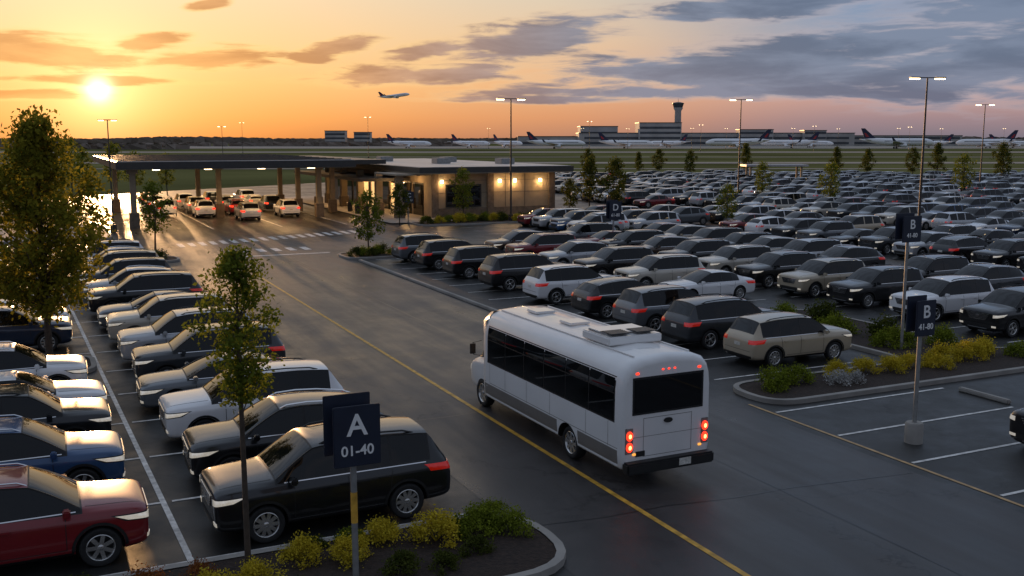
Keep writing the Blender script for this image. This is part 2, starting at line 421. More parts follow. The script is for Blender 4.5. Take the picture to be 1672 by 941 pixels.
    parts.append(('grille_bar', gb.mesh('bars', [M_CHROME]), (0,0,0), 0))
    def lamps(nm, c, d, quad, m, n=10, mm=4, off=.010):
        pf = patch(bvh, c, d, quad, n, mm, off, .03)
        for q in (pf, mirror(pf)): parts.append((nm, mk(q, nm, m), (0,0,0), 0))
    lamps('headlight', (xf-.25, .74, gz), (-1,-.6,0), [(-.16, -.05), (.22, .0), (.33, .085), (-.16, .065)], M_HEAD, off=.016)
    lamps('fog_light', (xf-.2, .68, zbt+.24), (-1,-.4,0), [(-.09, -.03), (.09, -.03), (.09, .04), (-.09, .04)], M_HEAD, 3, 2, .014)
    tz = st[-3][3]-.17 if kind != 'sedan' else zm-.02
    TQ = [(-.32, -.03), (.20, -.06), (.20, .09), (-.36, .11)]
    lamps('tail_light', (xr+.2, .74, tz), (1,-.6,0), TQ, DM[3], off=.012)
    parts.append(('licence_plate', mk(patch(bvh, (0,0,0), (1,0,0), [(-.16, tz-.18), (.16, tz-.18), (.16, tz-.06), (-.16, tz-.06)], 2, 2, .012, .02), 'plate', M_PLATE), (0,0,0), 0))
    for sg in (1, -1):
        mb = MB(); mb.box((.90, sg*1.02, zs+.07), (.13, .20, .13), 0); mb.box((.92, sg*.93, zs+.01), (.06, .10, .05), 1)
        parts.append(('wing_mirror', mb.mesh('wing_mirror', [DM[0], M_TRIM], 35, .03), (0,0,0), 0))
    if rails:
        for sg in (1, -1):
            rb = MB(); yy = st[8][4]*.90; pts = []
            for x_, dz in ((.30,-.01),(.15,.04),(-.3,.045),(-.8,.045),(-1.4,.04),(-1.62,-.01)):
                h = bvh.ray_cast(Vector((x_, yy, 4)), Vector((0,0,-1))); pts.append((x_, sg*yy, h[0].z+dz))
            rb.tube(pts, [.018]*6, 6)
            parts.append(('roof_rail', rb.mesh('rail', [M_TRIM if rails == 1 else M_CHROME]), (0,0,0), 0))
    r_ = .36 if kind != 'sedan' else .335
    for x in wells:
        for sg in (1, -1):
            parts.append(('wheel', None, (x, sg*.835*(1 if kind == 'suv' else .975), r_), math.pi if sg < 0 else 0))
    bm.free()
    me2 = build_loft(st, side_windows, 1, None, .4)
    lb = MB(); lb.v = [tuple(v.co) for v in me2.vertices]; lb.f = [tuple(p.vertices) for p in me2.polygons]
    lb.m = [(2 if 2 <= p.material_index <= 9 else (1 if p.material_index == 1 else 0)) for p in me2.polygons]
    bm2 = bmesh.new(); bm2.from_mesh(me2); bv2 = BVHTree.FromBMesh(bm2); bm2.free()
    for sg in (1, -1):
        for x in wells:
            lb.lathe([(.42, 0), (.001, 0)], 16, 1, 'Y', (x, sg*.957, .37))
            lb.lathe([(.345, -.02), (.345, 0), (.24, .003)], 14, 1, 'Y', (x, sg*.965, .345)); lb.lathe([(.24, .0), (.001, 0)], 10, 4, 'Y', (x, sg*.978, .345))
    for x0, x1 in ((-.10, -.20), (-1.03, -1.13)):
        z0, z1 = st[8][3]+.02, st[8][5]-.04
        pl_ = patch(bv2, (0,0,0), (0,-1,0), [(-x0, z0), (-x1, z0), (-x1, z1), (-x0, z1)], 1, 3, .006, 0); lb.add(*pl_, 0); lb.add(*mirror(pl_), 0)
    for pp, mi in ((patch(bv2, (xf-.25, .74, gz), (-1,-.6,0), [(-.16, -.05), (.22, .0), (.34, .09), (-.16, .07)], 4, 2, .012, .03), 3),
                   (patch(bv2, (xr+.2, .74, tz), (1,-.6,0), TQ, 4, 2, .012, .03), 5)):
        lb.add(*pp, mi); lb.add(*mirror(pp), mi)
    lb.add(*patch(bv2, (0,0,0), (-1,0,0), [(-.38, gz-.17), (.38, gz-.17), (.50, gz+.06), (-.50, gz+.06)], 4, 2, .012, .03), 1)
    lb.add(*patch(bv2, (0,0,0), (-1,0,0), [(-.62, zbt+.14), (.62, zbt+.14), (.62, zbt+.28), (-.62, zbt+.28)], 4, 2, .012, .03), 1)
    low = lb.mesh('car_low', [DM[0], M_TRIM, M_GLASS, M_HEAD, M_RIM, M_TAIL], 40)
    return dict(parts=parts, low=low, r=r_, kind=kind)

CARS = {'suv': build_car('suv', SUV, 1), 'xuv': build_car('xuv', XUV, 2), 'sedan': build_car('sedan', SED, 0)}
PAINT = {}
def pm(n, c, metal=0.0, rough=0.38):
    PAINT[n] = mat('paint_'+n, c, rough, metal, 1.0, var=0.04, scale=1.0, spec=.35, cr=.07)
pm('black', (.005,.005,.006)); pm('white', (.80,.79,.78)); pm('silver', (.48,.49,.50), .35); pm('grey', (.14,.15,.16), .3)
pm('dark_grey', (.030,.033,.037), .2); pm('red', (.20,.010,.014), .1); pm('blue', (.025,.075,.18), .1); pm('tan', (.46,.385,.275), .2)
pm('brown', (.08,.05,.033), .2); pm('navy', (.015,.028,.06), .1); pm('beige', (.54,.49,.41), .2)
KN = {'suv': 'suv', 'xuv': 'crossover', 'sedan': 'sedan'}
def place_car(kind, color, x, y, rz, detail, label, group, lit=False, scale=1.0, name='parked_car'):
    T = CARS[kind]; pmx = PAINT[color]
    if not detail:
        o = obj(name, T['low'], None, (x, y, 0), rz, label=label, category='car', group=group)
        o.scale = (scale,)*3
        o.material_slots[0].link = 'OBJECT'; o.material_slots[0].material = pmx
        if lit: o.material_slots[5].link = 'OBJECT'; o.material_slots[5].material = M_TAILON
        return o
    e = empty(name, (x, y, 0), rz, label=label, category='car', group=group); e.scale = (scale,)*3
    rim = RM[R.randrange(3)]
    for nm, me, loc, r in T['parts']:
        if nm == 'wheel':
            w = obj('wheel', TY, e, loc, r)
            if kind == 'sedan': w.scale = (.93, .95, .93)
            obj('rim', rim, w); continue
        o = obj(nm, me, e, loc, r)
        for s in o.material_slots:
            if s.material == DM[0] or s.material == DM[2]: s.link = 'OBJECT'; s.material = pmx
            elif s.material == DM[3]: s.link = 'OBJECT'; s.material = M_TAILON if lit else M_TAIL
    return e

# ---------------------------------------------------------------- ground and lot
def sheet(name, pts, z, m, **kw):
    b = MB(); b.add([(p[0], p[1], z) for p in pts], [tuple(range(len(pts)))])
    return obj(name, b.mesh(name, [m]), None, kind='structure', **kw)
def psq(p0, p1, s0, s1): return [PS(p0, s0), PS(p1, s0), PS(p1, s1), PS(p0, s1)]
sheet('ground', [(-4000,-200),(4000,-200),(4000,6000),(-4000,6000)], -0.02, M_GRASS)
sheet('parking_lot', [(-75,-12),(150,-12),(190,207),(-20,207),(-60,140),(-75,90)], 0.0, M_ASPH)
sheet('road', psq(8.3, 18.3, -6, 68.5), 0.004, M_ROAD)
sheet('cross_road', psq(-45, 31, 68.5, 90), 0.004, M_ROAD)
sheet('drive_lane', psq(9, 29, 90, 150), 0.004, M_ROAD)
for i, (y0, y1, x0, x1) in enumerate(((262,268,-300,500),(322,345,-700,900),(440,452,-900,1100),(590,650,-900,1200),(860,1180,-450,1400))):
    sheet('taxiway', [(x0,y0),(x1,y0+ (6 if i<2 else 0)),(x1,y1+(6 if i<2 else 0)),(x0,y1)], 0.06, M_TAXI)
sheet('pavement', psq(29.2, 36, 88, 135), 0.13, M_WALK)
def line(b, p0, p1, s0, s1, z=.010): 
    q = psq(p0, p1, s0, s1); b.add([(v.x, v.y, z) for v in q], [(0,1,2,3)])
def drift(s): return -.038*max(0, s-20)
b = MB(); line(b, 11.04, 11.17, -5, 66); obj('yellow_line', b.mesh('yl', [M_YEL]), kind='structure')
b = MB(); line(b, 18.62, 18.72, 2, 23.0); obj('edge_line', b.mesh('el', [M_TANL]), kind='structure')
b = MB(); line(b, 14.62, 14.66, -5, 66, .008)
s = 4.0
for k in range(7):
    x0 = 8.6; s = 9+8.3*k
    for j in range(6): 
        dx = 1.6; a = R.uniform(-.25,.25); q = [PS(x0+dx*j, s), PS(x0+dx*(j+1), s+a), PS(x0+dx*(j+1), s+a+.035), PS(x0+dx*j, s+.035)]; b.add([(v.x,v.y,.008) for v in q], [(0,1,2,3)]); s += a
obj('road_tar_joint', b.mesh('tj', [M_TAR]), kind='structure')
b = MB()
for k in range(14):
    s = 18.45 + 3.44*k; dd = drift(s)
    line(b, 2.25+dd, 8.0+dd*.5, s, s+.10)
    if k != 5: line(b, -3.2+dd, 2.05+dd, s, s+.10)
q = [PS(2.08,18), PS(2.20,18), PS(2.20+drift(66),66), PS(2.08+drift(66),66)]; b.add([(v.x,v.y,.012) for v in q], [(0,1,2,3)])
for s in (19.4, 16.9, 14.4, 21.9, 11.9): line(b, 18.8, 25.5, s, s+.1)
for k in range(15): line(b, 19.6, 26.2, 25.9+2.6*k, 25.9+2.6*k+.09)
for pc_ in (36.3, 41.8, 53.5, 59, 71, 76.5):
    for k in range(20): line(b, pc_-2.7, pc_+2.7, 26+3.1*k+ (10 if pc_>50 else 0), 26.09+3.1*k + (10 if pc_>50 else 0))
for k in range(10): line(b, 26.5, 32, 38.4+3.0*k, 38.49+3.0*k)
obj('parking_lines', b.mesh('pl', [M_WHITE]), kind='structure')
b = MB()
for k in range(19):
    p = 9.0+.82*k; s = 77.0+.30*k; line(b, p, p+.42, s-1.3, s+1.3, .012)
for k in range(6): line(b, 11.6+1.05*k, 12.1+1.05*k, 70.2, 72.2, .012)
line(b, 11.5, 18.0, 67.6, 68.0, .012); line(b, 13.5,13.65,90,120,.012); line(b, 19.5,19.65,90,120,.012); line(b,25.5,25.65,90,120,.012)
obj('crosswalk', b.mesh('cw', [M_WHITE]), kind='structure')

def rounded(pts, r):
    out = []; n = len(pts)
    for i in range(n):
        a, c, d = Vector(pts[i-1]), Vector(pts[i]), Vector(pts[(i+1) % n])
        r1 = min(r, (a-c).length*.48); r2 = min(r, (d-c).length*.48)
        p0 = c+(a-c).normalized()*r1; p2 = c+(d-c).normalized()*r2
        for k in range(7):
            t = k/6; out.append(p0*(1-t)**2 + c*2*t*(1-t) + p2*t*t)
    return out
def bed(pts, r=1.2, top=M_MULCH, h=.14):
    o = [PS(v.x, v.y) for v in rounded(pts, r)]
    bm = bmesh.new(); vs = [bm.verts.new((v.x, v.y, 0)) for v in o]; f = bm.faces.new(vs)
    bm.normal_update()
    if f.normal.z < 0: f.normal_flip()
    e = bmesh.ops.extrude_face_region(bm, geom=[f]); nf = [g for g in e['geom'] if isinstance(g, bmesh.types.BMFace)][0]
    for v in nf.verts: v.co.z = h
    bmesh.ops.inset_region(bm, faces=[nf], thickness=.03, depth=.0); 
    bmesh.ops.inset_region(bm, faces=[nf], thickness=.15, depth=0)
    co = [tuple(v.co) for v in nf.verts]
    bmesh.ops.delete(bm, geom=[nf], context='FACES_ONLY')
    me = bpy.data.meshes.new('kerb'); bm.to_mesh(me); bm.free(); me.materials.append(M_CONC); finish(me, 30)
    obj('kerb', me, kind='structure')
    bm = bmesh.new(); f = bm.faces.new([bm.verts.new((c[0], c[1], h-.02)) for c in co])
    me = bpy.data.meshes.new('mulch'); bm.to_mesh(me); bm.free(); me.materials.append(top)
    obj('planting_ground', me, kind='structure')
bed([(-3.5,15.0),(8.7,15.0),(8.7,18.2),(-3.5,18.2)], 1.5)
bed([(19.1,22.4),(50,22.4),(50,25.0),(31.5,25.0),(31.5,35),(27.3,35),(27.3,25.0),(19.1,25.0)], 1.2)
bed([(-3.6,35.6),(1.4,35.6),(1.4,38.3),(-3.6,38.3)], .9)
bed([(17.9,62.8),(24.5,62.8),(24.5,66.3),(17.9,66.3)], 1.2)
bed([(1.0,66.5),(8.0,66.5),(8.0,69.3),(1.0,69.3)], 1.2)
bed([(31,84.5),(54,84.5),(54,91.8),(36.2,91.8),(36.2,90),(31,90)], 1.5)
bed([(36,66),(46,66),(46,69),(36,69)], 1.2)
bed([(-6,84),(5.0,84),(5.0,98),(-6,98)], 2.0, M_WALK)
b = MB(); q = PS(18.45, 51.3); b.box((q.x, q.y, .06), (.22, 21.5, .14), 0, A0)
obj('kerb', b.mesh('kerbr', [M_CONC], 30, .03), kind='structure')
wsb = MB(); wsb.box((0,0,.07), (.18, 1.8, .13)); wsm = wsb.mesh('wheel_stop', [M_CONC], 30, .03)
for s in (20.6, 18.1, 15.6):
    q = PS(25.7, s); obj('wheel_stop', wsm, None, q, A0, label='concrete wheel stop at the end of an empty bay', category='wheel stop', group='wheel stops in empty bays')

# ---------------------------------------------------------------- vegetation
def leaf_cloud(b, centers, per, sig, size, rnd, flat=1.0, mi=0):
    vs = []; fs = []
    for c, k in centers:
        for _ in range(int(per*k)):
            p = Vector((c[0]+rnd.gauss(0, sig), c[1]+rnd.gauss(0, sig), c[2]+rnd.gauss(0, sig*flat)))
            u = Vector((rnd.gauss(0,1), rnd.gauss(0,1), rnd.gauss(0,1))).normalized(); w = u.orthogonal().normalized()
            w = (Matrix.Rotation(rnd.uniform(0, 6.28), 3, u) @ w)
            l = size*rnd.uniform(.6, 1.35); wd = l*.5; n = len(vs)
            vs += [p-w*l*.5, p+u.cross(w)*wd*.6, p+w*l*.5, p-u.cross(w)*wd*.6]; fs.append((n, n+1, n+2, n+3))
    b.add(vs, fs, mi)
def rawmesh(b, name, mats):
    me = bpy.data.meshes.new(name); me.from_pydata([tuple(v) for v in b.v], [], b.f)
    for m in mats: me.materials.append(m)
    me.update(); return me
def tree_meshes(seed, H, cr, cb, nc, per, leaf, m, trunk_r=.07, shape='egg', sig=None):
    rnd = random.Random(seed); t = MB(); bend = (rnd.uniform(-.1,.1), rnd.uniform(-.1,.1))
    tp = [(0,0,-.05),(bend[0]*.3,bend[1]*.3,cb*.6),(bend[0],bend[1],cb+ (H-cb)*.3),(bend[0]*.5,bend[1]*.6,cb+(H-cb)*.65),(0,0,H*.96)]
    t.tube(tp, [trunk_r*1.25, trunk_r, trunk_r*.75, trunk_r*.4, trunk_r*.1], 8)
    cen = []
    for i in range(nc):
        f = (i+rnd.random())/nc; z = cb + (H-cb)*f
        if shape == 'cone': pr = (1-f)**.8*.95+.08
        else: pr = math.sin(math.pi*min(1, .12+.84*f))**.7 * (1.0 if f < .6 else 1-.45*(f-.6)/.4)
        a = i*2.4+rnd.uniform(-.5,.5); rr = cr*pr*rnd.choice((.3,.6,.85,1.0,1.15))*rnd.uniform(.8,1.15)
        c = (rr*math.cos(a), rr*math.sin(a), z+rnd.uniform(-.1,.1)); cen.append((c, rnd.uniform(.3,1.5)))
        z0 = max(cb*.8, z-rr*.75)
        t.tube([(0,0,z0), (c[0]*.5, c[1]*.5, z0+(z-z0)*.45), c], [trunk_r*.32, trunk_r*.2, trunk_r*.07], 5, 0, False)
    l = MB(); leaf_cloud(l, cen, per, sig or cr*.17, leaf, rnd, .85)
    return t.mesh('trunk', [M_BARK], 60), rawmesh(l, 'crown', [m])
def place_tree(tm, x, y, label, group=None, s=1.0, rz=None):
    e = empty('tree', (x, y, 0), R.uniform(0, 6.28) if rz is None else rz, label=label, category='tree')
    if group: e['group'] = group
    e.scale = (s, s, s*R.uniform(.95,1.05)); obj('trunk', tm[0], e); obj('crown', tm[1], e)
t_big = tree_meshes(3, 8.2, 1.85, 2.2, 130, 150, .17, M_LEAF1, .11, sig=.25)
t_sap = tree_meshes(11, 5.9, .62, 3.25, 66, 95, .085, M_LEAF3, .05, sig=.11)
place_tree(t_big, -15.8, 33.3, 'leafy yellow-green tree in a kerbed island among parked cars')
place_tree(t_sap, -4.75, 17.0, 'slender young tree with sparse leaves in a mulch bed')
t_med = [tree_meshes(20+i, 4.6, 1.05, 1.3, 40, 60, .20, M_LEAF2, .06, 'cone' if i == 0 else 'egg') for i in range(3)]
t_gold = tree_meshes(31, 4.6, 1.0, 1.4, 40, 50, .18, M_LEAF3, .06)
place_tree(t_gold, -25.5, 70.8, 'young yellow-green tree in a shrub island at the crossing')
place_tree(t_gold, -9.7, 67.0, 'young yellow-green tree in a shrub island at the crossing', s=.95)
place_tree(t_med[2], -10.3, 91, 'small tree by the building corner', s=.85)
place_tree(t_gold, -4.7, 95.2, 'small tree against the tan building wall', s=1.05)
G_LOT = 'young trees around the parking lot'
LOT_TREES = [(8.3,107,1.25),(10.8,105,1.2),(16,212,1.25),(27,214,1.1),(31.5,215,1.2),(36.5,205,1.2),(48,206,1.4),(31.5,126,1.05),(35.4,111,1.1),
             (67,207,1.25),(73,206,1.25),(80,200,1.3),(84,198,1.5),(59.5,132,1.3),(87,178,1.5),(19,88,.85),(101,190,1.3),(6,104,.8)]
GI = (7, 8, 13, 15)
for i, (x, y, s) in enumerate(LOT_TREES): place_tree(t_med[i % 3] if i not in GI else t_gold, x, y, 'young tree with a dark narrow crown in the parking lot' if i not in GI else 'young yellow-green tree in the parking lot', G_LOT, s)
for x, y, s in ((-41, 84, 1.4), (-47, 98, 1.3), (-52, 110, 1.5), (-38, 78, 1.0), (-44, 76, 1.4), (-47, 88, 1.6),
                (-52, 138, 1.3), (-56, 141, 1.6), (-59.5, 139, 1.4), (-63, 143, 1.7), (-67, 140, 1.5), (-71, 145, 1.6), (-76, 142, 1.5), (-49, 142, 1.2)): place_tree(t_gold, x, y, 'bushy tree beside the entrance canopy, rear row added against sun glare', 'trees beside the canopy', s)  # rear row added to block the low sun and its glare on asphalt

def shrub_mesh(seed, m, n=1500, leaf=.05):
    rnd = random.Random(seed); b = MB(); cs = []
    for i in range(26):
        a = rnd.uniform(0, 6.28); el = rnd.uniform(.0, 1.45); r = rnd.uniform(.28, .46)
        cs.append(((r*math.cos(a)*math.cos(el), r*math.sin(a)*math.cos(el), .06+r*math.sin(el)*.85), rnd.uniform(.6, 1.3)))
    leaf_cloud(b, cs, n/26, .075, leaf, rnd)
    for _ in range(8):
        a = rnd.uniform(0, 6.28); b.tube([(0,0,0),(.2*math.cos(a), .2*math.sin(a), .3)], [.012,.006], 4, 0, False)
    return rawmesh(b, 'shrub', [m])
SHM = {k: [shrub_mesh(s+i*7, m, n, lf) for i in range(3)] for k, s, m, n, lf in (('gold', 1, M_SH_Y, 3200, .05), ('green', 2, M_SH_G, 2700, .055), ('dark', 3, M_SH_D, 1700, .07), ('russet', 4, M_SH_R, 1500, .05), ('silver', 5, M_SH_W, 900, .06))}
SL = {'gold': 'golden yellow mounded shrub in a mulch bed', 'green': 'green mounded shrub in a mulch bed', 'dark': 'low dark green shrub in a mulch bed', 'russet': 'russet-leaved low shrub in a mulch bed', 'silver': 'low silvery ground plant in a mulch bed'}
def shrub(kind, p, s, sc, flat=1.0):
    q = PS(p, s, .11); o = obj('shrub', SHM[kind][R.randrange(3)], None, q, R.uniform(0, 6.28), label=SL[kind], category='shrub', group='shrubs in planting beds')
    o.scale = (sc*R.uniform(.9,1.15), sc*R.uniform(.9,1.15), sc*flat*R.uniform(.85,1.1))
for k, p, s, sc in (('gold', 3.0, 16.7, .95), ('gold', 3.9, 17.4, .9), ('gold', 4.75, 17.0, .98), ('dark', 5.5, 16.2, .8), ('gold', 5.55, 17.6, .95), ('gold', 6.5, 17.2, 1.08), ('green', 7.35, 17.3, 1.12),
                    ('green', 8.0, 17.0, .9), ('green', 7.9, 17.7, .85), ('russet', 1.2, 17.2, .9), ('dark', .2, 17.4, .8), ('green', -.3, 17.0, .8), ('russet', 2.1, 17.4, .7), ('dark', 6.2, 16.0, .6), ('gold', 2.2, 16.4, .9), ('green', 5.0, 17.9, .6), ('dark', 7.0, 16.4, .6), ('dark', 3.6, 16.2, .5), ('dark', 4.3, 17.9, .5), ('gold', 1.4, 16.3, .7)):
    shrub(k, p, s, sc)
for k, p, s, sc in (('green', 20.4, 23.9, 1.25), ('green', 21.5, 24.2, 1.15), ('silver', 22.6, 23.5, .9), ('silver', 23.2, 23.3, .8), ('gold', 23.4, 24.4, .95), ('gold', 24.4, 24.3, 1.05), ('gold', 25.35, 24.0, 1.0), ('gold', 26.3, 24.2, .95), ('gold', 27.2, 23.7, .9),
                    ('gold', 28.2, 24.4, 1.15), ('gold', 29.3, 24.2, 1.25), ('gold', 30.4, 24.6, 1.15), ('green', 31.4, 23.8, 1.2), ('gold', 32.4, 23.7, 1.0),('green', 33.4, 24, 1.2), ('dark', 34.4, 23.8, 1.1), ('green', 28.6, 27, 1.5), ('dark', 29.8, 28.5, 1.7), ('green', 30.4, 26.4, 1.4), ('green', 28.5, 30, 1.7), ('dark', 30, 32.2, 1.7), ('green', 28.8, 33.4, 1.4)):
    shrub(k, p, s, sc)
for i in range(10): shrub(('dark','green')[i % 2], 18.8+ .55*i, 64.4+R.uniform(-.7,.7), 1.2)
for i in range(7): shrub(('dark','green')[i % 2], 2.2+.75*i, 67.8+R.uniform(-.5,.5), 1.3)
for i in range(34): shrub(('dark','green','gold')[i % 3], 32.2+ .64*i, 86.6+R.uniform(-1.2,2.0), R.uniform(1.1,1.6))
for i in range(7): shrub('dark', 37+1.3*i, 67.5, 1.3)
for i in range(4): shrub('silver', -2.6+1.1*i, 36.4, .8, .5)

# ---------------------------------------------------------------- parking layout
AP, AM = A0, A0+math.pi
G1 = 'cars parked in the near lot'; G2 = 'cars parked in the large lot'
def pc(kind, color, p, s, heading, detail=True, group=G1, lit=False, sc=1.0, state=None, name='parked_car'):
    q = PS(p, s); cn = color.replace('_', ' ')
    lab = '%s %s %s' % (cn, KN[kind], state or 'parked in a marked bay')
    place_car(kind, color, q.x, q.y, heading + R.uniform(-.02, .02), detail, lab, group, lit, sc, name)
nearR = [('suv','black',19.75,1.04),('xuv','black',23.1,1.04),('suv','white',26.6,1.0),('sedan','grey',30.1,1),('suv','dark_grey',33.3,1),('suv','silver',36.8,1),('suv','beige',40.6,1.0),('sedan','grey',44.0,1),
         ('suv','black',47.6,1.03),('xuv','silver',51.2,1),('suv','dark_grey',54.4,1),('suv','tan',58.0,1.02),('xuv','silver',61.2,1),('suv','white',64.4,1)]
for k, c, s, sc in nearR: pc(k, c, 5.1+R.uniform(-.12,.12)+drift(s), s, AM, sc=sc, state='facing the centre line of a double row')
nearL = [('xuv','red',19.9,1.03),('xuv','blue',23.7,1.03),('suv','black',27.0,.98),('sedan','white',30.0,1),('xuv','white',33.2,1),('xuv','navy',41.0,1),('sedan','white',44.4,1),('suv','grey',47.8,1),('sedan','silver',51.2,1),('suv','dark_grey',54.5,1),('xuv','silver',57.8,1),('suv','black',61,1),('suv','grey',64.3,1)]
for k, c, s, sc in nearL: pc(k, c, -.75+R.uniform(-.12,.12)+drift(s), s, AP, sc=sc, state='facing the centre line of a double row')
row1 = [('suv','tan',27.4,.95),('suv','dark_grey',30.9,1.02),('suv','grey',34.4,1.0),('xuv','black',38.0,1.0),('suv','white',42.4,1.0),('suv','black',47.2,1.05),('suv','black',52.3,1.0),('suv','black',56.6,1),('suv','grey',60.6,1)]
for k, c, s, sc in row1: pc(k, c, 23.9-(s-27)*.035, s, AP, sc=sc, state='parked tail to the road')
row2 = [('sedan','white',39.8),('suv','beige',43.9),('suv','black',48.4),('xuv','silver',53.0),('suv','red',57.5),('xuv','brown',61.0)]
for k, c, s in row2: pc(k, c, 29.4, s, AM, state='parked nose to the row opposite')
row3 = [('suv','black',27.6),('suv','white',31.3),('suv','black',35.2),('suv','tan',38.8),('suv','black',42.3),('suv','beige',46.0),('suv','dark_grey',49.8),('xuv','brown',53.5),('suv','black',57),('sedan','red',60.4),('suv','grey',63.6)]
for k, c, s in row3: pc(k, c, 36.0, s, AM, state='parked along the long row')
pc('suv','black', 24.1, 15.8, AM, state='parked in the bay beside the kerb')
OBST = [(x, y) for x, y, s in LOT_TREES] + [(31.3,76.5),(27.9,123.2),(71.4,152.6),(14.4,36),(10.4,25),(7.2,70.6)]
camF = 35/36*1672
def vis(x, y):
    th = math.radians(8.49); q = 6.8
    dep = y*math.cos(th)+q*math.sin(th); 
    if dep < 5: return False
    px = 836+camF*x/dep; return -60 < px < 1740
cand = []
palette = ['black']*9+['dark_grey']*5+['white']*5+['silver']*5+['grey']*4+['beige']*2+['tan']*2+['brown','red','red','navy','blue']
rows = [41.8,53.5,59.2,70.6,76.4,88,93.8,105.4,111.2,122.8,128.6,140.2,146,157.6,163.4,175,180.8,192]
for ri, p in enumerate(rows):
    s = 31.0 if p < 50 else 26.0
    while s < 200:
        s += 3.1 + R.uniform(-.05, .12)
        if R.random() < .05: continue
        q = PS(p, s)
        if q.y > 203 or not vis(q.x, q.y): continue
        if s > 82 and p < 62: continue
        if 65 < s < 71 and p < 48: continue
        if any((q.x-a)**2+(q.y-c)**2 < 7 for a, c in OBST): continue
        cand.append((q.y, p, s, ri))
for p in (47.0, 41.4):
    for k in range(4): cand.append((0, p, 71.5+3.1*k, 0))
for k in range(6): 
    q = PS(66.5, 98+3.1*k); cand.append((q.y, 64.8, 98+3.1*k, 1))
cand.sort()
nind = 238
rest = MB()
stuffcols = ['black','white','silver','grey','dark_grey','beige']
for i, (yy, p, s, ri) in enumerate(cand):
    k = R.choice(['suv']*5+['xuv']*3+['sedan']*2); c = R.choice(palette)
    q = PS(p+R.uniform(-.2,.2), s)
    hd = AM if (ri % 2 == 0 or R.random() < .75) else AP
    if i < nind:
        pc(k, c, p+R.uniform(-.2,.2), s, hd, detail=(q.y < 76), group=G2, sc=R.uniform(.96,1.04))
    else:
        low = CARS[k]['low']; mx = Matrix.Translation((q.x, q.y, 0)) @ Matrix.Rotation(hd, 4, 'Z')
        ci = stuffcols.index(c) if c in stuffcols else 2
        rest.v.extend([tuple(mx @ v.co) for v in low.vertices]); base = len(rest.v)-len(low.vertices)
        for pl in low.polygons:
            rest.f.append(tuple(v+base for v in pl.vertices)); mi = pl.material_index
            rest.m.append(ci if mi == 0 else 5+mi)
if rest.v:
    me = bpy.data.meshes.new('far_cars'); me.from_pydata(rest.v, [], rest.f)
    for c in stuffcols: me.materials.append(PAINT[c])
    for m in (M_TRIM, M_GLASS, M_HEAD, M_RIM, M_TAIL): me.materials.append(m)
    me.polygons.foreach_set('material_index', rest.m); me.polygons.foreach_set('use_smooth', [True]*len(rest.m)); me.update()
    obj('parked_cars', me, kind='stuff')
G3 = 'cars queueing under the canopy with brake lights on'
for k, c, p, s in (('suv','silver',18.3,99.5),('suv','white',22.8,102.5),('suv','white',11.5,108),('suv','beige',15.0,112),('xuv','red',18.5,107.5),('xuv','grey',18.8,115),('suv','black',22.9,111),('suv','white',14.8,119),('suv','silver',11.3,116),('sedan','white',22.6,118.5),('suv','dark_grey',18.4,122.5),('suv','white',14.9,105),('suv','black',11.4,123),('suv','white',22.7,125)):
    q = PS(p, s); place_car(k, c, q.x, q.y, A0+math.pi/2+R.uniform(-.04,.04), s < 108, '%s %s queueing under the canopy, brake lights lit' % (c.replace('_',' '), KN[k]), G3, True, 1.0, 'car')
# ---------------------------------------------------------------- shuttle bus
M_BUSW = mat('bus_white', (.80,.79,.77), .28, 0, .7, var=.06, scale=1.0)
M_BUSG = mat('bus_grey_skirt', (.24,.22,.20), .4, .3, .3, var=.1, scale=2)
M_AMB = mat('amber_lamp', (.8,.3,.03), .3, emit=(1,.45,.08), es=1.0)
def bus_section(sc=1.0, zc=1.55):
    h = [(0,.44),(1.14,.44),(1.2,.50),(1.222,.8),(1.225,1.4),(1.215,2.25),(1.185,2.52),(1.12,2.72),(.99,2.87),(.72,2.965),(0,3.02)]
    full = h + [(-y, z) for y, z in h[9:0:-1]]
    return [(y*sc, zc+(z-zc)*sc) for y, z in full]
bus = empty('shuttle_bus', PS(12.52, 22.93), A0+math.pi/2+math.radians(.8), label='white shuttle bus with dark windows driving along the road', category='bus')
b = MB(); sts = [(-4.60,.88),(-4.595,.91),(-4.575,.945),(-4.53,.975),(-4.45,.995),(-4.34,1),(-1,1),(2.6,1),(2.80,.992),(2.88,.97)]
N = 20; vs = []; fs = []
for x, sc in sts: vs += [(x, y, z) for y, z in bus_section(sc)]
for i in range(len(sts)-1):
    for j in range(N): fs.append((i*N+j, i*N+(j+1) % N, (i+1)*N+(j+1) % N, (i+1)*N+j))
fs.append(tuple(range(N))[::-1]); fs.append(tuple(range((len(sts)-1)*N, len(sts)*N)))
b.add(vs, fs); me = b.mesh('bus_body0', [M_BUSW, M_TRIM], 40)
tmp = obj('tmp', me)
cb = MB(); n = 36
for sy in (1, -1):
    vv = []
    for y in (.72*sy, 1.5*sy):
        for k in range(n): t = 2*math.pi*k/n; vv.append((-2.1+.50*math.cos(t), y, .42+.50*math.sin(t)))
    cb.add(vv, [(k, (k+1) % n, n+(k+1) % n, n+k) for k in range(n)]+[tuple(range(n))[::-1], tuple(range(n, 2*n))], 1)
cut = obj('tc', cb.mesh('c', [M_BUSW, M_TRIM]))
bo = tmp.modifiers.new('b', 'BOOLEAN'); bo.operation = 'DIFFERENCE'; bo.object = cut; bo.solver = 'EXACT'
bme = eval_mesh(tmp, 'x'); bpy.data.objects.remove(tmp); bpy.data.objects.remove(cut); finish(bme, 40)
obj('body', bme, bus)
bm = bmesh.new(); bm.from_mesh(bme); bbv = BVHTree.FromBMesh(bm); bm.free()
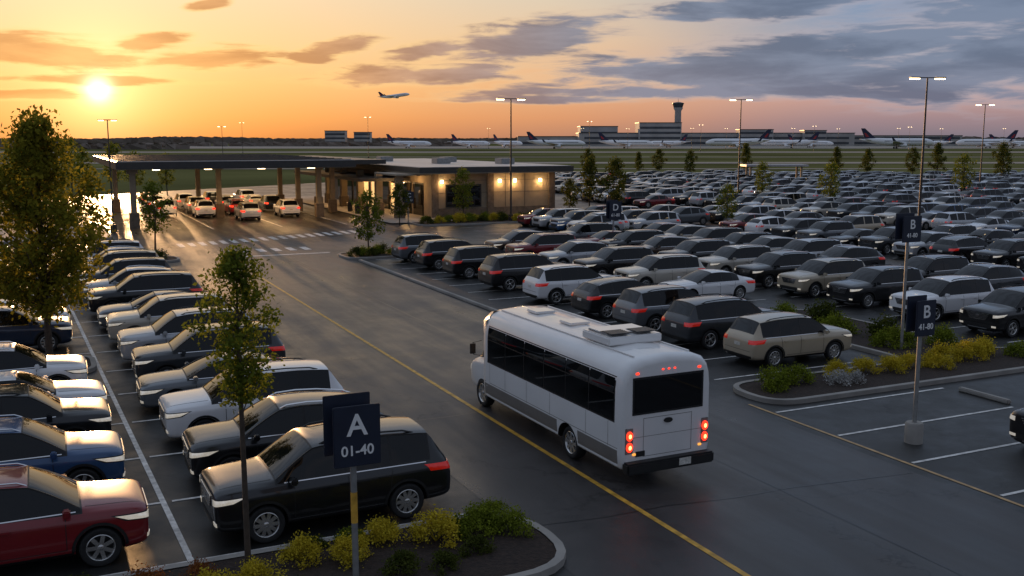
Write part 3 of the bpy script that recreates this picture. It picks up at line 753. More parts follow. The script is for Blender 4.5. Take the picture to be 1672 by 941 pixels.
def bside(x0, x1, z0, z1, off, n=6, m_=4, sk=.02): return patch(bbv, (0,0,0), (0,-1,0), [(-x0, z0), (-x1, z0), (-x1, z1), (-x0, z1)], n, m_, off, sk)
def brear(y0, y1, z0, z1, off, n=6, m_=4, sk=.03): return patch(bbv, (0,0,0), (1,0,0), [(y0, z0), (y1, z0), (y1, z1), (y0, z1)], n, m_, off, sk)
fr = bside(2.55, -4.28, 1.50, 2.56, .004, 20, 6)
for q in (fr, mirror(fr)): obj('window_frame', mk(q, 'wf', M_TRIM), bus)
for k in range(6):
    x1 = 2.50-1.13*k
    for z0, z1, nm in ((1.54, 2.16, 'side_window'), (2.19, 2.52, 'upper_window')):
        q = bside(x1, x1-1.08, z0, z1, .010)
        obj(nm, mk(q, 'bw', M_GLASS), bus); obj(nm, mk(mirror(q), 'bw', M_GLASS), bus)
for x0, x1 in ((2.75,-1.58),(-2.62,-4.40)):
    q = bside(x0, x1, .47, .88, .005, 12, 4)
    for w in (q, mirror(q)): obj('skirt', mk(w, 'sk', M_BUSG), bus)
sm_ = MB()
for x in (-4.0, -3.0, -1.2, .1, 1.4, 2.4): 
    q = bside(x, x-.012, .90, 1.48, .003, 1, 4, 0); sm_.add(*q); sm_.add(*mirror(q))
q = bside(2.75, -4.4, .92, .935, .003, 12, 1, 0); sm_.add(*q); sm_.add(*mirror(q))
for a in (brear(-.66,-.648,.72,1.62,.004,1,6,0), brear(.648,.66,.72,1.62,.004,1,6,0), brear(-.66,.66,1.60,1.612,.004,6,1,0), brear(-.66,.66,.72,.732,.004,6,1,0), brear(-1.0,1.0,1.18,1.19,.003,6,1,0)): sm_.add(*a)
obj('panel_seam', sm_.mesh('sm', [M_BUSG]), bus)
obj('rear_window_frame', mk(brear(-.96,.96,1.70,2.56,.010,8,6), 'rwf', M_TRIM), bus)
obj('rear_window', mk(brear(-.91,.91,1.75,2.51,.018,8,6), 'rw', M_GLASS), bus)
h = MB(); h.lathe([(.001,.03),(.11,.03),(.12,.0)], 18, 0, 'X', (0,0,0)); h.v = [(-v[0], v[1], v[2]*.5) for v in h.v]
obj('rear_handle', h.mesh('rh', [M_TRIM]), bus, (-4.61, 0, 1.50))
for sy in (1, -1):
    h = MB(); h.box((0,0,0), (.05,.20,.60)); obj('tail_light_bezel', h.mesh('bz', [M_BUSG], 30, .01), bus, (-4.585, sy*1.03, 1.12))
    for z in (.98, 1.24):
        h = MB(); h.lathe([(.085,-.02),(.085,.02),(.075,.035),(.04,.04)], 18, 0, 'X'); h.lathe([(.045,.039),(.001,.045)], 12, 1, 'X'); h.v = [(-v[0], v[1], v[2]*1.3) for v in h.v]
        obj('tail_light', h.mesh('tl', [M_TAILON, M_TAILC]), bus, (-4.605, sy*1.03, z))
    h = MB(); h.box((0,0,0), (.05,.09,.05)); obj('marker_light', h.mesh('ml', [M_TAILON], 30, .01), bus, (-4.59, sy*.84, 2.65))
    obj('marker_light', h.mesh('ml', [M_AMB], 30, .01), bus, (-4.60, sy*.90, .80))
for y in (-.16, 0, .16):
    h = MB(); h.box((0,0,0), (.05,.06,.035)); obj('marker_light', h.mesh('ml', [M_TAILON], 30, .01), bus, (-4.59, y, 2.69))
h = MB(); h.box((-4.68,0,.52), (.26,2.38,.26)); h.box((-4.56,0,.60),(.2,2.2,.1)); obj('rear_bumper', h.mesh('bp', [M_TRIM], 30, .04), bus)
h = MB(); h.box((-4.82,-.35,.54), (.012,.32,.16)); obj('licence_plate', h.mesh('pl', [M_PLATE]), bus)
h = MB(); h.box((-4.61,.74,.80), (.02,.24,.12)); obj('rear_badge', h.mesh('pl', [M_TRIM]), bus)
h = MB(); h.box((0,0,0), (1.25,1.5,.20), 0); h.box((.1,0,.12), (.9,1.3,.06), 0)
ac = obj('air_conditioning_unit', h.mesh('ac', [M_BUSW], 30, .05), bus, (-2.6, 0, 3.10))
h = MB()
for yy in (-.36, .36):
    h.box((-.30, yy, .155), (.50,.56,.012), 0)
    for k in range(6): h.box((-.51+.08*k, yy, .168), (.02,.54,.014), 1)
obj('vent_grille', h.mesh('gr', [M_TRIM, M_BUSG]), ac)
h = MB(); h.box((0,0,0), (.62,.62,.07)); obj('roof_hatch', h.mesh('rh', [M_BUSW], 30, .025), bus, (-.3, 0, 3.045)); obj('roof_hatch', h.mesh('rh2', [M_BUSW], 30, .025), bus, (1.6, 0, 3.045))
h = MB()
for yy in (-.75, .75): h.tube([(2.6,yy,2.975),(-4.3,yy,2.975)], [.018,.018], 6)
obj('roof_trim', h.mesh('rt', [M_BUSW]), bus)
CAB = [(4.57,.72,.50,.90,.5,.97,.99),(4.50,.90,.42,1.06,.64,1.13,1.15),(4.25,1.0,.38,1.22,.72,1.29,1.33),(3.85,1.04,.38,1.34,.80,1.40,1.46),
       (3.45,1.05,.38,1.40,.88,1.86,1.93),(3.12,1.06,.38,1.42,.90,2.28,2.36),(2.80,1.06,.38,1.42,.92,2.36,2.42),(2.45,1.06,.38,1.42,.92,2.36,2.42)]
def cabm(i, row, left):
    if row == 5 and i in (3,4,5): return 4 if left else 7
    if row in (6,7) and i in (3,4): return 2
    return 0
cm = build_loft(CAB, cabm, 2, (3.3,), .47, (.66, 1.4))
bm = bmesh.new(); bm.from_mesh(cm)
cbv = BVHTree.FromBMesh(bm)
for k in (2, 4, 7):
    f = [x for x in bm.faces if x.material_index == k]
    r = bmesh.ops.inset_region(bm, faces=f, thickness=.05, depth=-.004, use_even_offset=True)
    for x in r['faces']: x.material_index = 0
bm.verts.index_update()
for k, nm in ((2,'windscreen'),(4,'cab_window'),(7,'cab_window')):
    v, f, m = submesh(bm, [x for x in bm.faces if x.material_index == k]); h = MB(); h.add(v, f); obj(nm, h.mesh('cw', [M_GLASS], 60), bus)
v, f, m = submesh(bm, [x for x in bm.faces if not 2 <= x.material_index <= 9], lambda i: 1 if i == 10 else 0)
h = MB(); h.v, h.f, h.m = v, f, m; obj('cab', h.mesh('cab', [M_BUSW, M_TRIM], 38), bus); bm.free()
h = MB()
prev = []
for x, w, z0, z1 in ((2.70,1.19,2.25,3.0),(2.95,1.15,2.28,2.95),(3.2,1.05,2.32,2.78),(3.4,.90,2.34,2.56),(3.48,.78,2.36,2.42)):
    prev.append([(x,-w,z0),(x,-w,z0+(z1-z0)*.55),(x,-w*.8,z1-.07),(x,0,z1+.0),(x,w*.8,z1-.07),(x,w,z0+(z1-z0)*.55),(x,w,z0)])
vv = [v for r in prev for v in r]; ff = []
for i in range(4):
    for j in range(7): ff.append((i*7+j, i*7+(j+1) % 7, (i+1)*7+(j+1) % 7, (i+1)*7+j))
ff.append(tuple(range(28,35))); h.add(vv, ff); obj('roof_fairing', h.mesh('rf', [M_BUSW], 60), bus)
for sg in (1,-1):
    h = MB(); h.tube([(3.45, sg*1.02, 1.50),(3.5, sg*1.24, 1.55),(3.5, sg*1.25, 1.9),(3.45, sg*1.0, 1.95)], [.015]*4, 6); h.box((3.48, sg*1.27, 1.73), (.07,.16,.30)); obj('wing_mirror', h.mesh('wm', [M_TRIM], 30, .015), bus)
    p_ = patch(cbv, (4.3, .72, 1.0), (-1,-.75,0), [(-.18,-.09),(.2,-.07),(.2,.08),(-.18,.06)], 6, 3, .01, .03)
    obj('headlight', mk(p_ if sg > 0 else mirror(p_), 'hl', M_HEAD), bus)
BT = tyre_mesh(.41, .26); BR = rim_mesh(.41, .26, 8, False)
for x, ys in ((3.3, .93), (-2.1, 1.0)):
    for sg in (1,-1):
        w = obj('wheel', BT, bus, (x, sg*ys, .41), math.pi if sg < 0 else 0); obj('rim', BR, w)

# ---------------------------------------------------------------- signs
def text_mesh(t, size, ext=.006):
    cu = bpy.data.curves.new('t', 'FONT'); cu.body = t; cu.size = size; cu.align_x = 'CENTER'; cu.align_y = 'CENTER'; cu.extrude = ext; cu.offset = size*.014
    o = bpy.data.objects.new('t', cu); COL.objects.link(o)
    me = eval_mesh(o, 't'); bpy.data.objects.remove(o); me.materials.clear(); me.materials.append(M_LETTER)
    me.transform(Matrix.Rotation(math.pi/2, 4, 'X')); return me
def sign(x, y, H, w, h, letter, rng, label, base=False, band=False, zb=0.0, back=.34, sx=.10, up=.10, ang=A0):
    e = empty('zone_sign', (x, y, zb), ang, label=label, category='sign', group='zone signs')
    b = MB(); b.tube([(0,0,0),(0,0,H-.05)], [.055,.055], 14); obj('post', b.mesh('post', [M_GALV], 40), e)
    b = MB(); b.box((0,0,0), (w,.05,h)); bm_ = b.mesh('board', [M_SIGN], 30, .012)
    f = obj('board', bm_, e, (sx*w, -.09, H-h/2)); obj('board', bm_, e, (-sx*w*.6, back, H-h/2+up))
    b = MB(); b.box((0,back/2-.02,H-h*.3), (.05,back+.1,.05)); b.box((0,back/2-.02,H-h*.7), (.05,back+.1,.05)); obj('bracket', b.mesh('br', [M_GALV]), e)
    obj('lettering', text_mesh(letter, h*.50), f, (0,-.03, h*.17)); obj('lettering', text_mesh(rng, h*.235), f, (0,-.03,-h*.24))
    if base: b = MB(); b.lathe([(.23,0),(.23,.50),(.20,.54),(.001,.54)], 24, 0, 'Z'); obj('base', b.mesh('base', [M_CONC], 40), e)
    if band:
        b = MB(); b.lathe([(.058,1.2),(.058,1.75)], 14, 0, 'Z'); obj('reflective_band', b.mesh('bd', [M_YEL]), e)
sign(-2.70, 16.3, 3.28, .82, 1.05, 'A', '01-40', 'navy zone sign reading A 01-40 on a grey post', band=True, zb=.1, back=.22, up=.14, sx=.06)
sign(10.45, 25.05, 3.75, .66, .92, 'B', '41-80', 'navy zone sign reading B 41-80 with concrete base', base=True, back=.12, up=.10)
sign(14.4, 36.1, 4.95, .90, .95, 'B', '41-80', 'tall navy zone sign reading B above parked cars', zb=.1, back=.12)
sign(7.2, 70.6, 3.45, .97, 1.3, 'D', '61-80', 'navy zone sign reading D beside the cross road', back=.12)
sign(-9.7, 93.0, 3.0, .9, 1.1, 'C', '41-60', 'navy zone sign near the building corner', back=.12)

# ---------------------------------------------------------------- lamp posts
LAMPM = {}
def lamp_mesh(H, heads, th=1.0):
    if (H, heads) in LAMPM: return LAMPM[(H, heads)]
    p = MB(); p.tube([(0,0,0),(0,0,H*.5),(0,0,H)], [.11*th,.085*th,.06*th], 10); p.lathe([(.26,0),(.26,.7),(.001,.7)], 16, 0, 'Z')
    p.tube([(-.75*(heads>1),0,H),(.75,0,H)], [.04,.04], 6)
    pm_ = p.mesh('pole', [M_POLE], 40); hs = []
    for sx in ((-1,1) if heads > 1 else (1,)):
        h = MB(); h.box((0,0,0), (.75,.36,.10), 0); h.box((0,0,-.085), (.66,.32,.08), 1)
        hs.append((h.mesh('head', [M_POLE, M_LAMP], 30), (sx*1.0, 0, H)))
    LAMPM[(H, heads)] = (pm_, hs)
    return pm_, hs
def lamp(x, y, H, rz=0, heads=2, th=1.0):
    e = empty('street_lamp', (x, y, 0), rz, label='tall parking lot lamp post with lit twin heads', category='lamp post', group='lamp posts')
    pm_, hs = lamp_mesh(H, heads, th); obj('pole', pm_, e)
    for me, l in hs:
        o = obj('lamp_head', me, e, l if th == 1.0 else (l[0]*.5, 0, l[2]))
        if th < 1: o.scale = (.6,.6,.6)
lamp(31.3, 76.5, 12.4, .1); lamp(27.9, 123.2, 12.6); lamp(71.4, 152.6, 13); lamp(-.1, 95.6, 11.6, .2); lamp(-33.6, 83.8, 9.4, .3, th=.7); lamp(-95, 330, 12)
for i, (x, y) in enumerate(((-60,420),(40,520),(120,640),(210,700),(-150,560),(300,760),(380,640),(150,840),(240,860),(60,860),(330,860),(420,860),(-20,860),(500,870),(100,870),(185,870),(285,880),(375,880),(460,880))): lamp(x, y, 17, 0, 2)

# ---------------------------------------------------------------- buildings
def psbox(b, p0, p1, s0, s1, z0, z1, mi=0):
    q = PS((p0+p1)/2, (s0+s1)/2); b.box((q.x, q.y, (z0+z1)/2), (p1-p0, s1-s0, z1-z0), mi, A0)
bl = empty('terminal_building', PS(42, 105), 0, label='low tan building with flat overhanging roof and lit wall lamps', category='building')
def child(nm, b, mats, par, bevel=0.0, ang=30):
    me = b.mesh(nm, mats, ang, bevel); o = obj(nm, me, par); o.matrix_parent_inverse = Matrix.Translation(-Vector(par.location)); return o
b = MB(); psbox(b, 35, 48.6, 92.6, 133, 0, 4.45); child('wall', b, [M_STUCCO], bl)
b = MB(); psbox(b, 34.96, 48.64, 92.52, 92.6, 0, 1.0); psbox(b, 48.6, 48.68, 92.52, 133, 0, 1.0)
for p in (35.0, 41.0, 48.0): psbox(b, p-.05, p+.65, 92.40, 92.56, 0, 4.45)
child('stone_base', b, [M_STONE], bl)
b = MB()
for p in (37.5, 43, 45.2): psbox(b, p, p+.04, 92.57, 92.595, 1.0, 4.45)
psbox(b, 35, 48.6, 92.57, 92.594, 2.5, 2.53); psbox(b, 35, 48.6, 92.57, 92.594, 3.72, 3.75); child('panel_joint', b, [M_FASCIA], bl)
b = MB(); psbox(b, 33.2, 50, 91, 134.5, 4.47, 4.57, 2); psbox(b, 33.15, 50.05, 90.95, 134.6, 4.58, 5.10, 0); psbox(b, 33.4, 49.8, 91.2, 134.3, 5.08, 5.14, 1)
child('roof', b, [M_FASCIA, M_ROOF, M_SOFFIT], bl)
for p, s in ((40,104),(44,112),(38,118),(46,100)):
    b = MB(); psbox(b, p, p+1.6, s, s+1.8, 5.15, 5.75); child('rooftop_unit', b, [M_GALV], bl, .03)
for p0, p1 in ((36.6, 38.3), (38.45, 40.15)):
    b = MB(); psbox(b, p0, p1, 92.46, 92.56, 1.25, 3.2); child('window', b, [M_GLASS], bl)
b = MB(); psbox(b, 36.45, 40.3, 92.49, 92.565, 1.1, 3.35); child('window_frame', b, [M_TRIM], bl)
for k in range(9):
    s = 95+3.6*k
    b = MB(); psbox(b, 34.88, 34.95, s, s+2.7, .15, 3.3); child('window', b, [M_GLASS], bl)
    b = MB(); psbox(b, 34.92, 34.98, s-.12, s+2.82, .14, 3.45); child('window_frame', b, [M_TRIM], bl)
M_GLOW = mat('lit_interior', (.5,.35,.15), .5, emit=(1,.62,.25), es=.9, var=.4)
for k in (2, 4, 5):
    s = 95.2+3.6*k; b = MB(); psbox(b, 34.84, 34.87, s, s+2.3, .3, 3.1); child('lit_window', b, [M_GLOW], bl)
for k in range(5):
    s = 93.2+6.6*k; b = MB(); psbox(b, 31.6, 32.3, s, s+.7, 1.3, 4.45, 0); psbox(b, 31.5, 32.4, s-.1, s+.8, .13, 1.3, 1); child('column', b, [M_STUCCO, M_STONE], bl, .02)
b = MB(); psbox(b, 29.6, 35, 99, 128, 3.55, 3.85, 0); psbox(b, 29.7, 34.9, 99.1, 127.9, 3.50, 3.55, 1); child('awning', b, [M_FASCIA, M_SOFFIT], bl)
b = MB(); psbox(b, 31.2, 34.9, 92.2, 99, 4.30, 4.45, 0); child('soffit', b, [M_SOFFIT], bl)
def light(kind, loc, e, col=(1,.58,.24), size=.15, **kw):
    l = bpy.data.lights.new('lamp', kind); l.energy = e; l.color = col
    if kind == 'POINT': l.shadow_soft_size = size
    if kind == 'SPOT': l.spot_size = math.radians(kw.get('ang', 120)); l.spot_blend = .6; l.shadow_soft_size = size
    o = bpy.data.objects.new('lamp_light', l); COL.objects.link(o); o.location = loc
    return o
for p in (36.0, 42.3, 44.0, 46.9):
    b = MB(); psbox(b, p-.12, p+.12, 92.28, 92.5, 3.5, 3.8, 0); child('wall_lamp', b, [M_LAMP], bl)
    light('POINT', PS(p, 92.1, 3.4), 60)
for s in (96, 105, 114): light('POINT', PS(33.4, s, 3.2), 170)
ca = empty('entrance_canopy', PS(17, 108), 0, label='wide flat drive-through canopy on columns with ceiling lamps', category='canopy')
b = MB(); psbox(b, 6, 27.2, 92, 131, 5.25, 5.86, 0); psbox(b, 6.15, 27.05, 92.15, 130.8, 5.85, 5.91, 1); psbox(b, 6.1, 27.1, 92.1, 130.9, 5.19, 5.25, 2)
for k in range(13): psbox(b, 6.2, 27.0, 93+3*k, 93.1+3*k, 5.91, 5.97, 0)
psbox(b, 27.2, 33.1, 101, 131, 5.25, 5.7, 0)
child('roof', b, [M_FASCIA, M_ROOF, M_SOFFIT], ca)
for p, s in ((7.4, 93.6), (16.3, 103.5), (25.6, 100), (7.4, 116), (16.3, 118), (25.6, 118), (28.6, 106), (28.6, 112), (25.6, 109)):
    b = MB(); psbox(b, p-.24, p+.24, s-.24, s+.24, 1.4, 5.2, 0); psbox(b, p-.40, p+.40, s-.40, s+.40, 0, 1.4, 1); psbox(b, p-.45, p+.45, s-.45, s+.45, 4.8, 5.19, 0); child('column', b, [M_STUCCO, M_STONE], ca, .03)
for p in (9.5, 14, 18.8, 23.5):
    for s in (94.5, 102, 110, 119):
        b = MB(); psbox(b, p-.3, p+.3, s-.3, s+.3, 5.08, 5.19); child('ceiling_lamp', b, [M_LAMPC], ca)
        if p in (9.5, 18.8): light('SPOT', PS(p+2, s, 5.05), 900, ang=150)
sh = empty('bus_shelter', (46, 176, 0), .05, label='small flat-roofed shelter in the parking lot', category='shelter')
b = MB(); b.box((0,0,3.3), (11,4,.35)); obj('roof', b.mesh('r', [M_ROOF], 30, .03), sh)
for x in (-4.5,4.5):
    for y in (-1.2,1.2): b = MB(); b.box((x,y,1.56), (.3,.3,3.1)); obj('column', b.mesh('c', [M_STUCCO]), sh)
for i, (p, s) in enumerate(((29.9,95),(30.0,98.2),(29.9,101),(30.1,104.5))):
    b = MB(); b.lathe([(.26,0),(.28,.85),(.30,.87),(.22,1.0),(.001,1.02)], 16, 0, 'Z'); obj('litter_bin', b.mesh('bin', [M_TRIM], 40), None, PS(p, s, .13), 0, label='dark round litter bin on the pavement', category='bin', group='litter bins')

# ---------------------------------------------------------------- airport
M_CONCW = mat('terminal_cladding', (.42,.40,.39), .8, var=.25, scale=.05)
M_DGL = mat('terminal_glass', (.05,.06,.075), .2, var=.4, scale=.1)
M_PLW = mat('aircraft_white', (.88,.88,.88), .35, var=.04)
M_NAVY = mat('tail_navy', (.015,.020,.06), .5, var=.1)
M_REDT = mat('tail_red', (.35,.02,.03), .5, var=.1)
def plane_meshes(finm):
    fu = MB(); prof = [(.05,20),(.9,19.2),(1.5,18),(1.9,15.8),(2.1,13),(2.1,-6),(1.8,-11),(1.2,-15.5),(.5,-19),(.15,-20)]
    n = 16; vs = []
    for r, x in prof:
        lift = max(0, (-x-6)/14)*1.3 - (max(0, x-16)/4)*.5
        for k in range(n): t = 2*math.pi*k/n; vs.append((x, r*math.cos(t), 3.7+lift+r*math.sin(t)))
    fs = [(i*n+k, i*n+(k+1) % n, (i+1)*n+(k+1) % n, (i+1)*n+k) for i in range(len(prof)-1) for k in range(n)]
    fu.add(vs, fs); out = [('fuselage', fu.mesh('fus', [M_PLW], 60))]
    def slab(pts, th): 
        b = MB(); c = [Vector(p) for p in pts]; nrm = (c[1]-c[0]).cross(c[3]-c[0]).normalized()*th/2
        b.add([v+nrm for v in c]+[v-nrm for v in c], [(0,1,2,3),(7,6,5,4),(0,4,5,1),(1,5,6,2),(2,6,7,3),(3,7,4,0)]); return b
    for s in (1,-1):
        out.append(('wing', slab([(4.5,s*1.6,2.8),(-3.5,s*1.6,2.8),(-7,s*17,4.3),(-5.2,s*17,4.3)], .35).mesh('w', [M_PLW])))
        out.append(('winglet', slab([(-5.2,s*17,4.3),(-7,s*17,4.3),(-8,s*17.4,6.4),(-7.2,s*17.4,6.4)], .12).mesh('w', [finm])))
        out.append(('stabiliser', slab([(-14.5,s*.8,4.9),(-17.5,s*.8,4.9),(-20,s*6.5,5.3),(-18.6,s*6.5,5.3)], .2).mesh('w', [M_PLW])))
        e = MB(); e.lathe([(.7,3.2),(1.05,3.0),(1.1,1.6),(.9,0),(.5,-1.0)], 14, 0, 'X', (.3, s*5.4, 1.75)); e.lathe([(.7,3.1),(.01,2.6)], 14, 1, 'X', (.3,s*5.4,1.75)); out.append(('engine', e.mesh('e', [M_PLW, M_TRIM], 50)))
        g = MB(); g.tube([(-1.5,s*2.6,2.6),(-1.5,s*2.6,.5)],[.15,.15],6); g.lathe([(.5,-.2),(.5,.2),(.01,.2)],12,0,'Y',(-1.5,s*2.6,.5)); out.append(('landing_gear', g.mesh('g', [M_TRIM])))
    out.append(('tail_fin', slab([(-12.2,0,5.6),(-18.4,0,5.3),(-20.8,0,11.4),(-18.6,0,11.4)], .35).mesh('f', [finm])))
    out.append(('fin_marking', slab([(-16.0,0,6.6),(-17.8,0,6.5),(-19.0,0,8.8),(-17.9,0,8.7)], .42).mesh('fm', [M_REDT])))
    w = MB(); w.box((3.6, 0, 4.25), (23,4.16,.34))
    out.append(('cabin_windows', w.mesh('cw', [M_DGL])))
    return out
PM = plane_meshes(M_NAVY)
def plane(x, y, z, rz, sc, lab, pitch=0.0, grp=None, gear=True):
    e = empty('airliner', (x, y, z), rz, label=lab, category='airplane'); e.rotation_euler = (0, -pitch, rz); e.scale = (sc,)*3
    if grp: e['group'] = grp
    for nm, me in PM:
        if nm == 'landing_gear' and not gear: continue
        obj(nm, me, e)
GA = 'airliners parked at the airport apron'
for x, y, rz, sc in ((-92,900,-.35,1.1),(-38,930,-.6,1.1),(-4,960,-.9,1.1),(38,860,-.15,1.25),(100,880,-.2,1.2),(148,960,2.4,1.1),(193,860,3.3,1.45),(248,900,2.9,1.25),(285,960,-.6,1.1),(330,860,-.12,1.5),(392,950,2.6,1.1),(424,900,3.2,1.4),(470,940,-.3,1.1)):
    plane(x, y, .06, rz, sc, 'white airliner with dark blue and red tail parked on the apron', 0, GA)
plane(-147, 1271, 58, math.radians(-12), 1.0, 'white airliner climbing after take-off', math.radians(7), None, False)
def block(name, cx, cy, w, d, h, label, m=M_CONCW, win=True):
    e = empty(name, (cx, cy, 0), 0, label=label, category='building')
    b = MB(); b.box((0,0,h/2), (w,d,h)); obj('wall', b.mesh('w', [m]), e)
    if win:
        nb = max(1, int(h//6))
        for k in range(nb):
            b = MB(); b.box((0,-d/2-.1,3.5+6*k), (w*.96,.2,2.6)); obj('window_band', b.mesh('wb', [M_DGL]), e)
    b = MB(); b.box((0,0,h+.4), (w+1,d+1,.8)); obj('roof', b.mesh('r', [M_FASCIA]), e)
block('airport_terminal', 245, 1230, 330, 50, 15, 'long low grey airport terminal')
block('airport_terminal', 105, 1240, 45, 50, 23, 'grey airport hall with flat roof')
block('airport_terminal', 176, 1215, 50, 40, 27, 'tall grey airport hall beside the control tower')
block('airport_terminal', 480, 1250, 140, 40, 12, 'low grey airport concourse building')
block('airport_terminal', 45, 1250, 76, 40, 11, 'low grey airport concourse building')
block('airport_terminal', 290, 1205, 40, 20, 19, 'grey airport hall above the concourse')
block('airport_terminal', 360, 1205, 26, 20, 18, 'grey airport hall above the concourse')
block('office_block', -262, 1500, 30, 20, 20, 'distant beige office block'); block('office_block', -222, 1500, 24, 20, 18, 'distant beige office block')
tw = empty('control_tower', (202, 1230, 0), 0, label='tall concrete control tower with glazed cab', category='tower')
b = MB(); b.lathe([(5.0,0),(4.2,20),(4.0,42),(5.8,45),(5.8,46)], 16, 0, 'Z'); obj('shaft', b.mesh('s', [M_CONCW], 40), tw)
b = MB(); b.lathe([(5.4,46),(6.8,50.5)], 12, 0, 'Z'); obj('glass_cab', b.mesh('g', [M_DGL], 20), tw)
b = MB(); b.lathe([(7.2,50.5),(7.2,51.5),(3,52.6),(.01,52.6)], 12, 0, 'Z'); b.tube([(0,0,52),(0,0,57)], [.3,.1], 6); obj('roof', b.mesh('r', [M_FASCIA]), tw)
M_TLINE = mat('far_woodland', (.22,.18,.15), 1.0, var=.3, scale=.03, spec=0)  # pale mauve-brown, distance haze put into the base colour
def treeline(name, x0, x1, y, h0, h1, seed, step=5):
    rnd = random.Random(seed); b = MB(); x = x0
    while x < x1:
        h = h0+(h1-h0)*(.5+.5*math.sin(x*.013)*math.sin(x*.0041+1))*rnd.uniform(.75,1.1); w = step*rnd.uniform(.8, 1.8); yy = y+rnd.uniform(-25,25)
        pr = [(-1,-.02),(-.95,.75),(-.6,.92),(-.2,1.0),(.3,.97),(.75,.88),(1,.7),(1,-.02)]
        vs = [(x+w*a, yy+rnd.uniform(-2,2), h*max(c,0)*rnd.uniform(.94,1.06)-.1) for a, c in pr]; b.add(vs, [tuple(range(len(vs)))]); x += w*.7
    obj(name, rawmesh(b, name, [M_TLINE]), kind='stuff')
treeline('far_woodland', -1300, 1300, 1900, 9, 14, 1, 9)
treeline('woodland', -640, -260, 800, 4.0, 7, 2, 4)
treeline('woodland', -420, -60, 1150, 4, 7, 3, 5)

# ---------------------------------------------------------------- sky
world = bpy.data.worlds.new("World"); scene.world = world; world.use_nodes = True
nt = world.node_tree; nt.nodes.clear()
def nn(t): return nt.nodes.new(t)
def lk(v, s):
    if hasattr(v, 'links'): nt.links.new(v, s)
    else: s.default_value = v
def Mt(op, a, b=None, c=None):
    n = nn('ShaderNodeMath'); n.operation = op; lk(a, n.inputs[0])
    if b is not None: lk(b, n.inputs[1])
    if c is not None: lk(c, n.inputs[2])
    return n.outputs[0]
def MR(v, a, b, c=0.0, d=1.0, smooth=True):
    n = nn('ShaderNodeMapRange'); n.interpolation_type = 'SMOOTHSTEP' if smooth else 'LINEAR'
    lk(v, n.inputs[0]); n.inputs[1].default_value = a; n.inputs[2].default_value = b; n.inputs[3].default_value = c; n.inputs[4].default_value = d
    return n.outputs[0]
def MX(f, a, b):
    n = nn('ShaderNodeMix'); n.data_type = 'RGBA'; lk(f, n.inputs[0]); lk(a if hasattr(a, 'links') else (*a, 1), n.inputs[6]); lk(b if hasattr(b, 'links') else (*b, 1), n.inputs[7]); return n.outputs[2]
def s2l(c): return tuple(((x/255)/12.92 if x/255 <= .04045 else ((x/255+.055)/1.055)**2.4) for x in c)
SAZ, SEL = math.radians(-22.2), math.radians(2.6)
sd = Vector((math.sin(SAZ)*math.cos(SEL), math.cos(SAZ)*math.cos(SEL), math.sin(SEL)))
tc = nn('ShaderNodeTexCoord'); sx = nn('ShaderNodeSeparateXYZ'); nt.links.new(tc.outputs['Generated'], sx.inputs[0])
X, Y, Z = sx.outputs
az = Mt('MULTIPLY', Mt('ARCTAN2', X, Y), 57.2958); el = Mt('MULTIPLY', Mt('ARCSINE', Z), 57.2958)
dt = nn('ShaderNodeVectorMath'); dt.operation = 'DOT_PRODUCT'; nt.links.new(tc.outputs['Generated'], dt.inputs[0]); dt.inputs[1].default_value = sd
ang = Mt('MULTIPLY', Mt('ARCCOSINE', Mt('MINIMUM', dt.outputs['Value'], .9999999)), 57.2958)
cv = nn('ShaderNodeCombineXYZ'); nt.links.new(az, cv.inputs[0]); nt.links.new(el, cv.inputs[1])
def ramp(v, stops):
    r = nn('ShaderNodeValToRGB'); lk(v, r.inputs[0]); e = r.color_ramp.elements
    while len(e) < len(stops): e.new(.5)
    for i, (p, c) in enumerate(stops): e[i].position = p; e[i].color = (*s2l(c), 1)
    return r.outputs[0]
e12 = MR(el, 0, 10, 0, 1, False)
cl = ramp(e12, [(0,(190,118,74)),(.12,(224,152,92)),(.3,(238,184,120)),(.5,(240,200,146)),(.8,(240,212,174))])
cm_ = ramp(e12, [(0,(170,124,106)),(.12,(208,146,110)),(.3,(226,172,132)),(.55,(226,192,158)),(.8,(214,200,180))])
cr = ramp(e12, [(0,(118,114,128)),(.10,(152,130,138)),(.22,(190,152,148)),(.42,(150,156,174)),(.8,(118,144,178))])
base = MX(MR(ang, 24, 42), MX(MR(ang, 8, 28), cl, cm_), cr)
base = MX(MR(el, 9, 34), base, (.38,.46,.60))
base = MX(MR(ang, 60, 125), base, (.20,.235,.32))
def noise(scl, det, sc=1.0, rough=.6, dist=0.0, off=(0,0,0)):
    mp = nn('ShaderNodeMapping'); mp.inputs['Scale'].default_value = scl; mp.inputs['Location'].default_value = off; nt.links.new(cv.outputs[0], mp.inputs[0])
    n = nn('ShaderNodeTexNoise'); n.inputs['Scale'].default_value = sc; n.inputs['Detail'].default_value = det; n.inputs['Roughness'].default_value = rough; n.inputs['Distortion'].default_value = dist
    nt.links.new(mp.outputs[0], n.inputs['Vector']); return n.outputs['Fac']
n1 = noise((.11,.60,1), 7, 1.0, .56, .3); n2 = noise((.30,2.0,1), 6, 1.0, .58, .4, (3,7,0))
def PXA(x, y): 
    u = (x-836)/1625; v = (470.5-y)/1625; th = math.radians(8.49)
    d = Vector((u, math.cos(th)+v*math.sin(th), -math.sin(th)+v*math.cos(th))).normalized()
    return math.degrees(math.atan2(d.x, d.y)), math.degrees(math.asin(d.z))
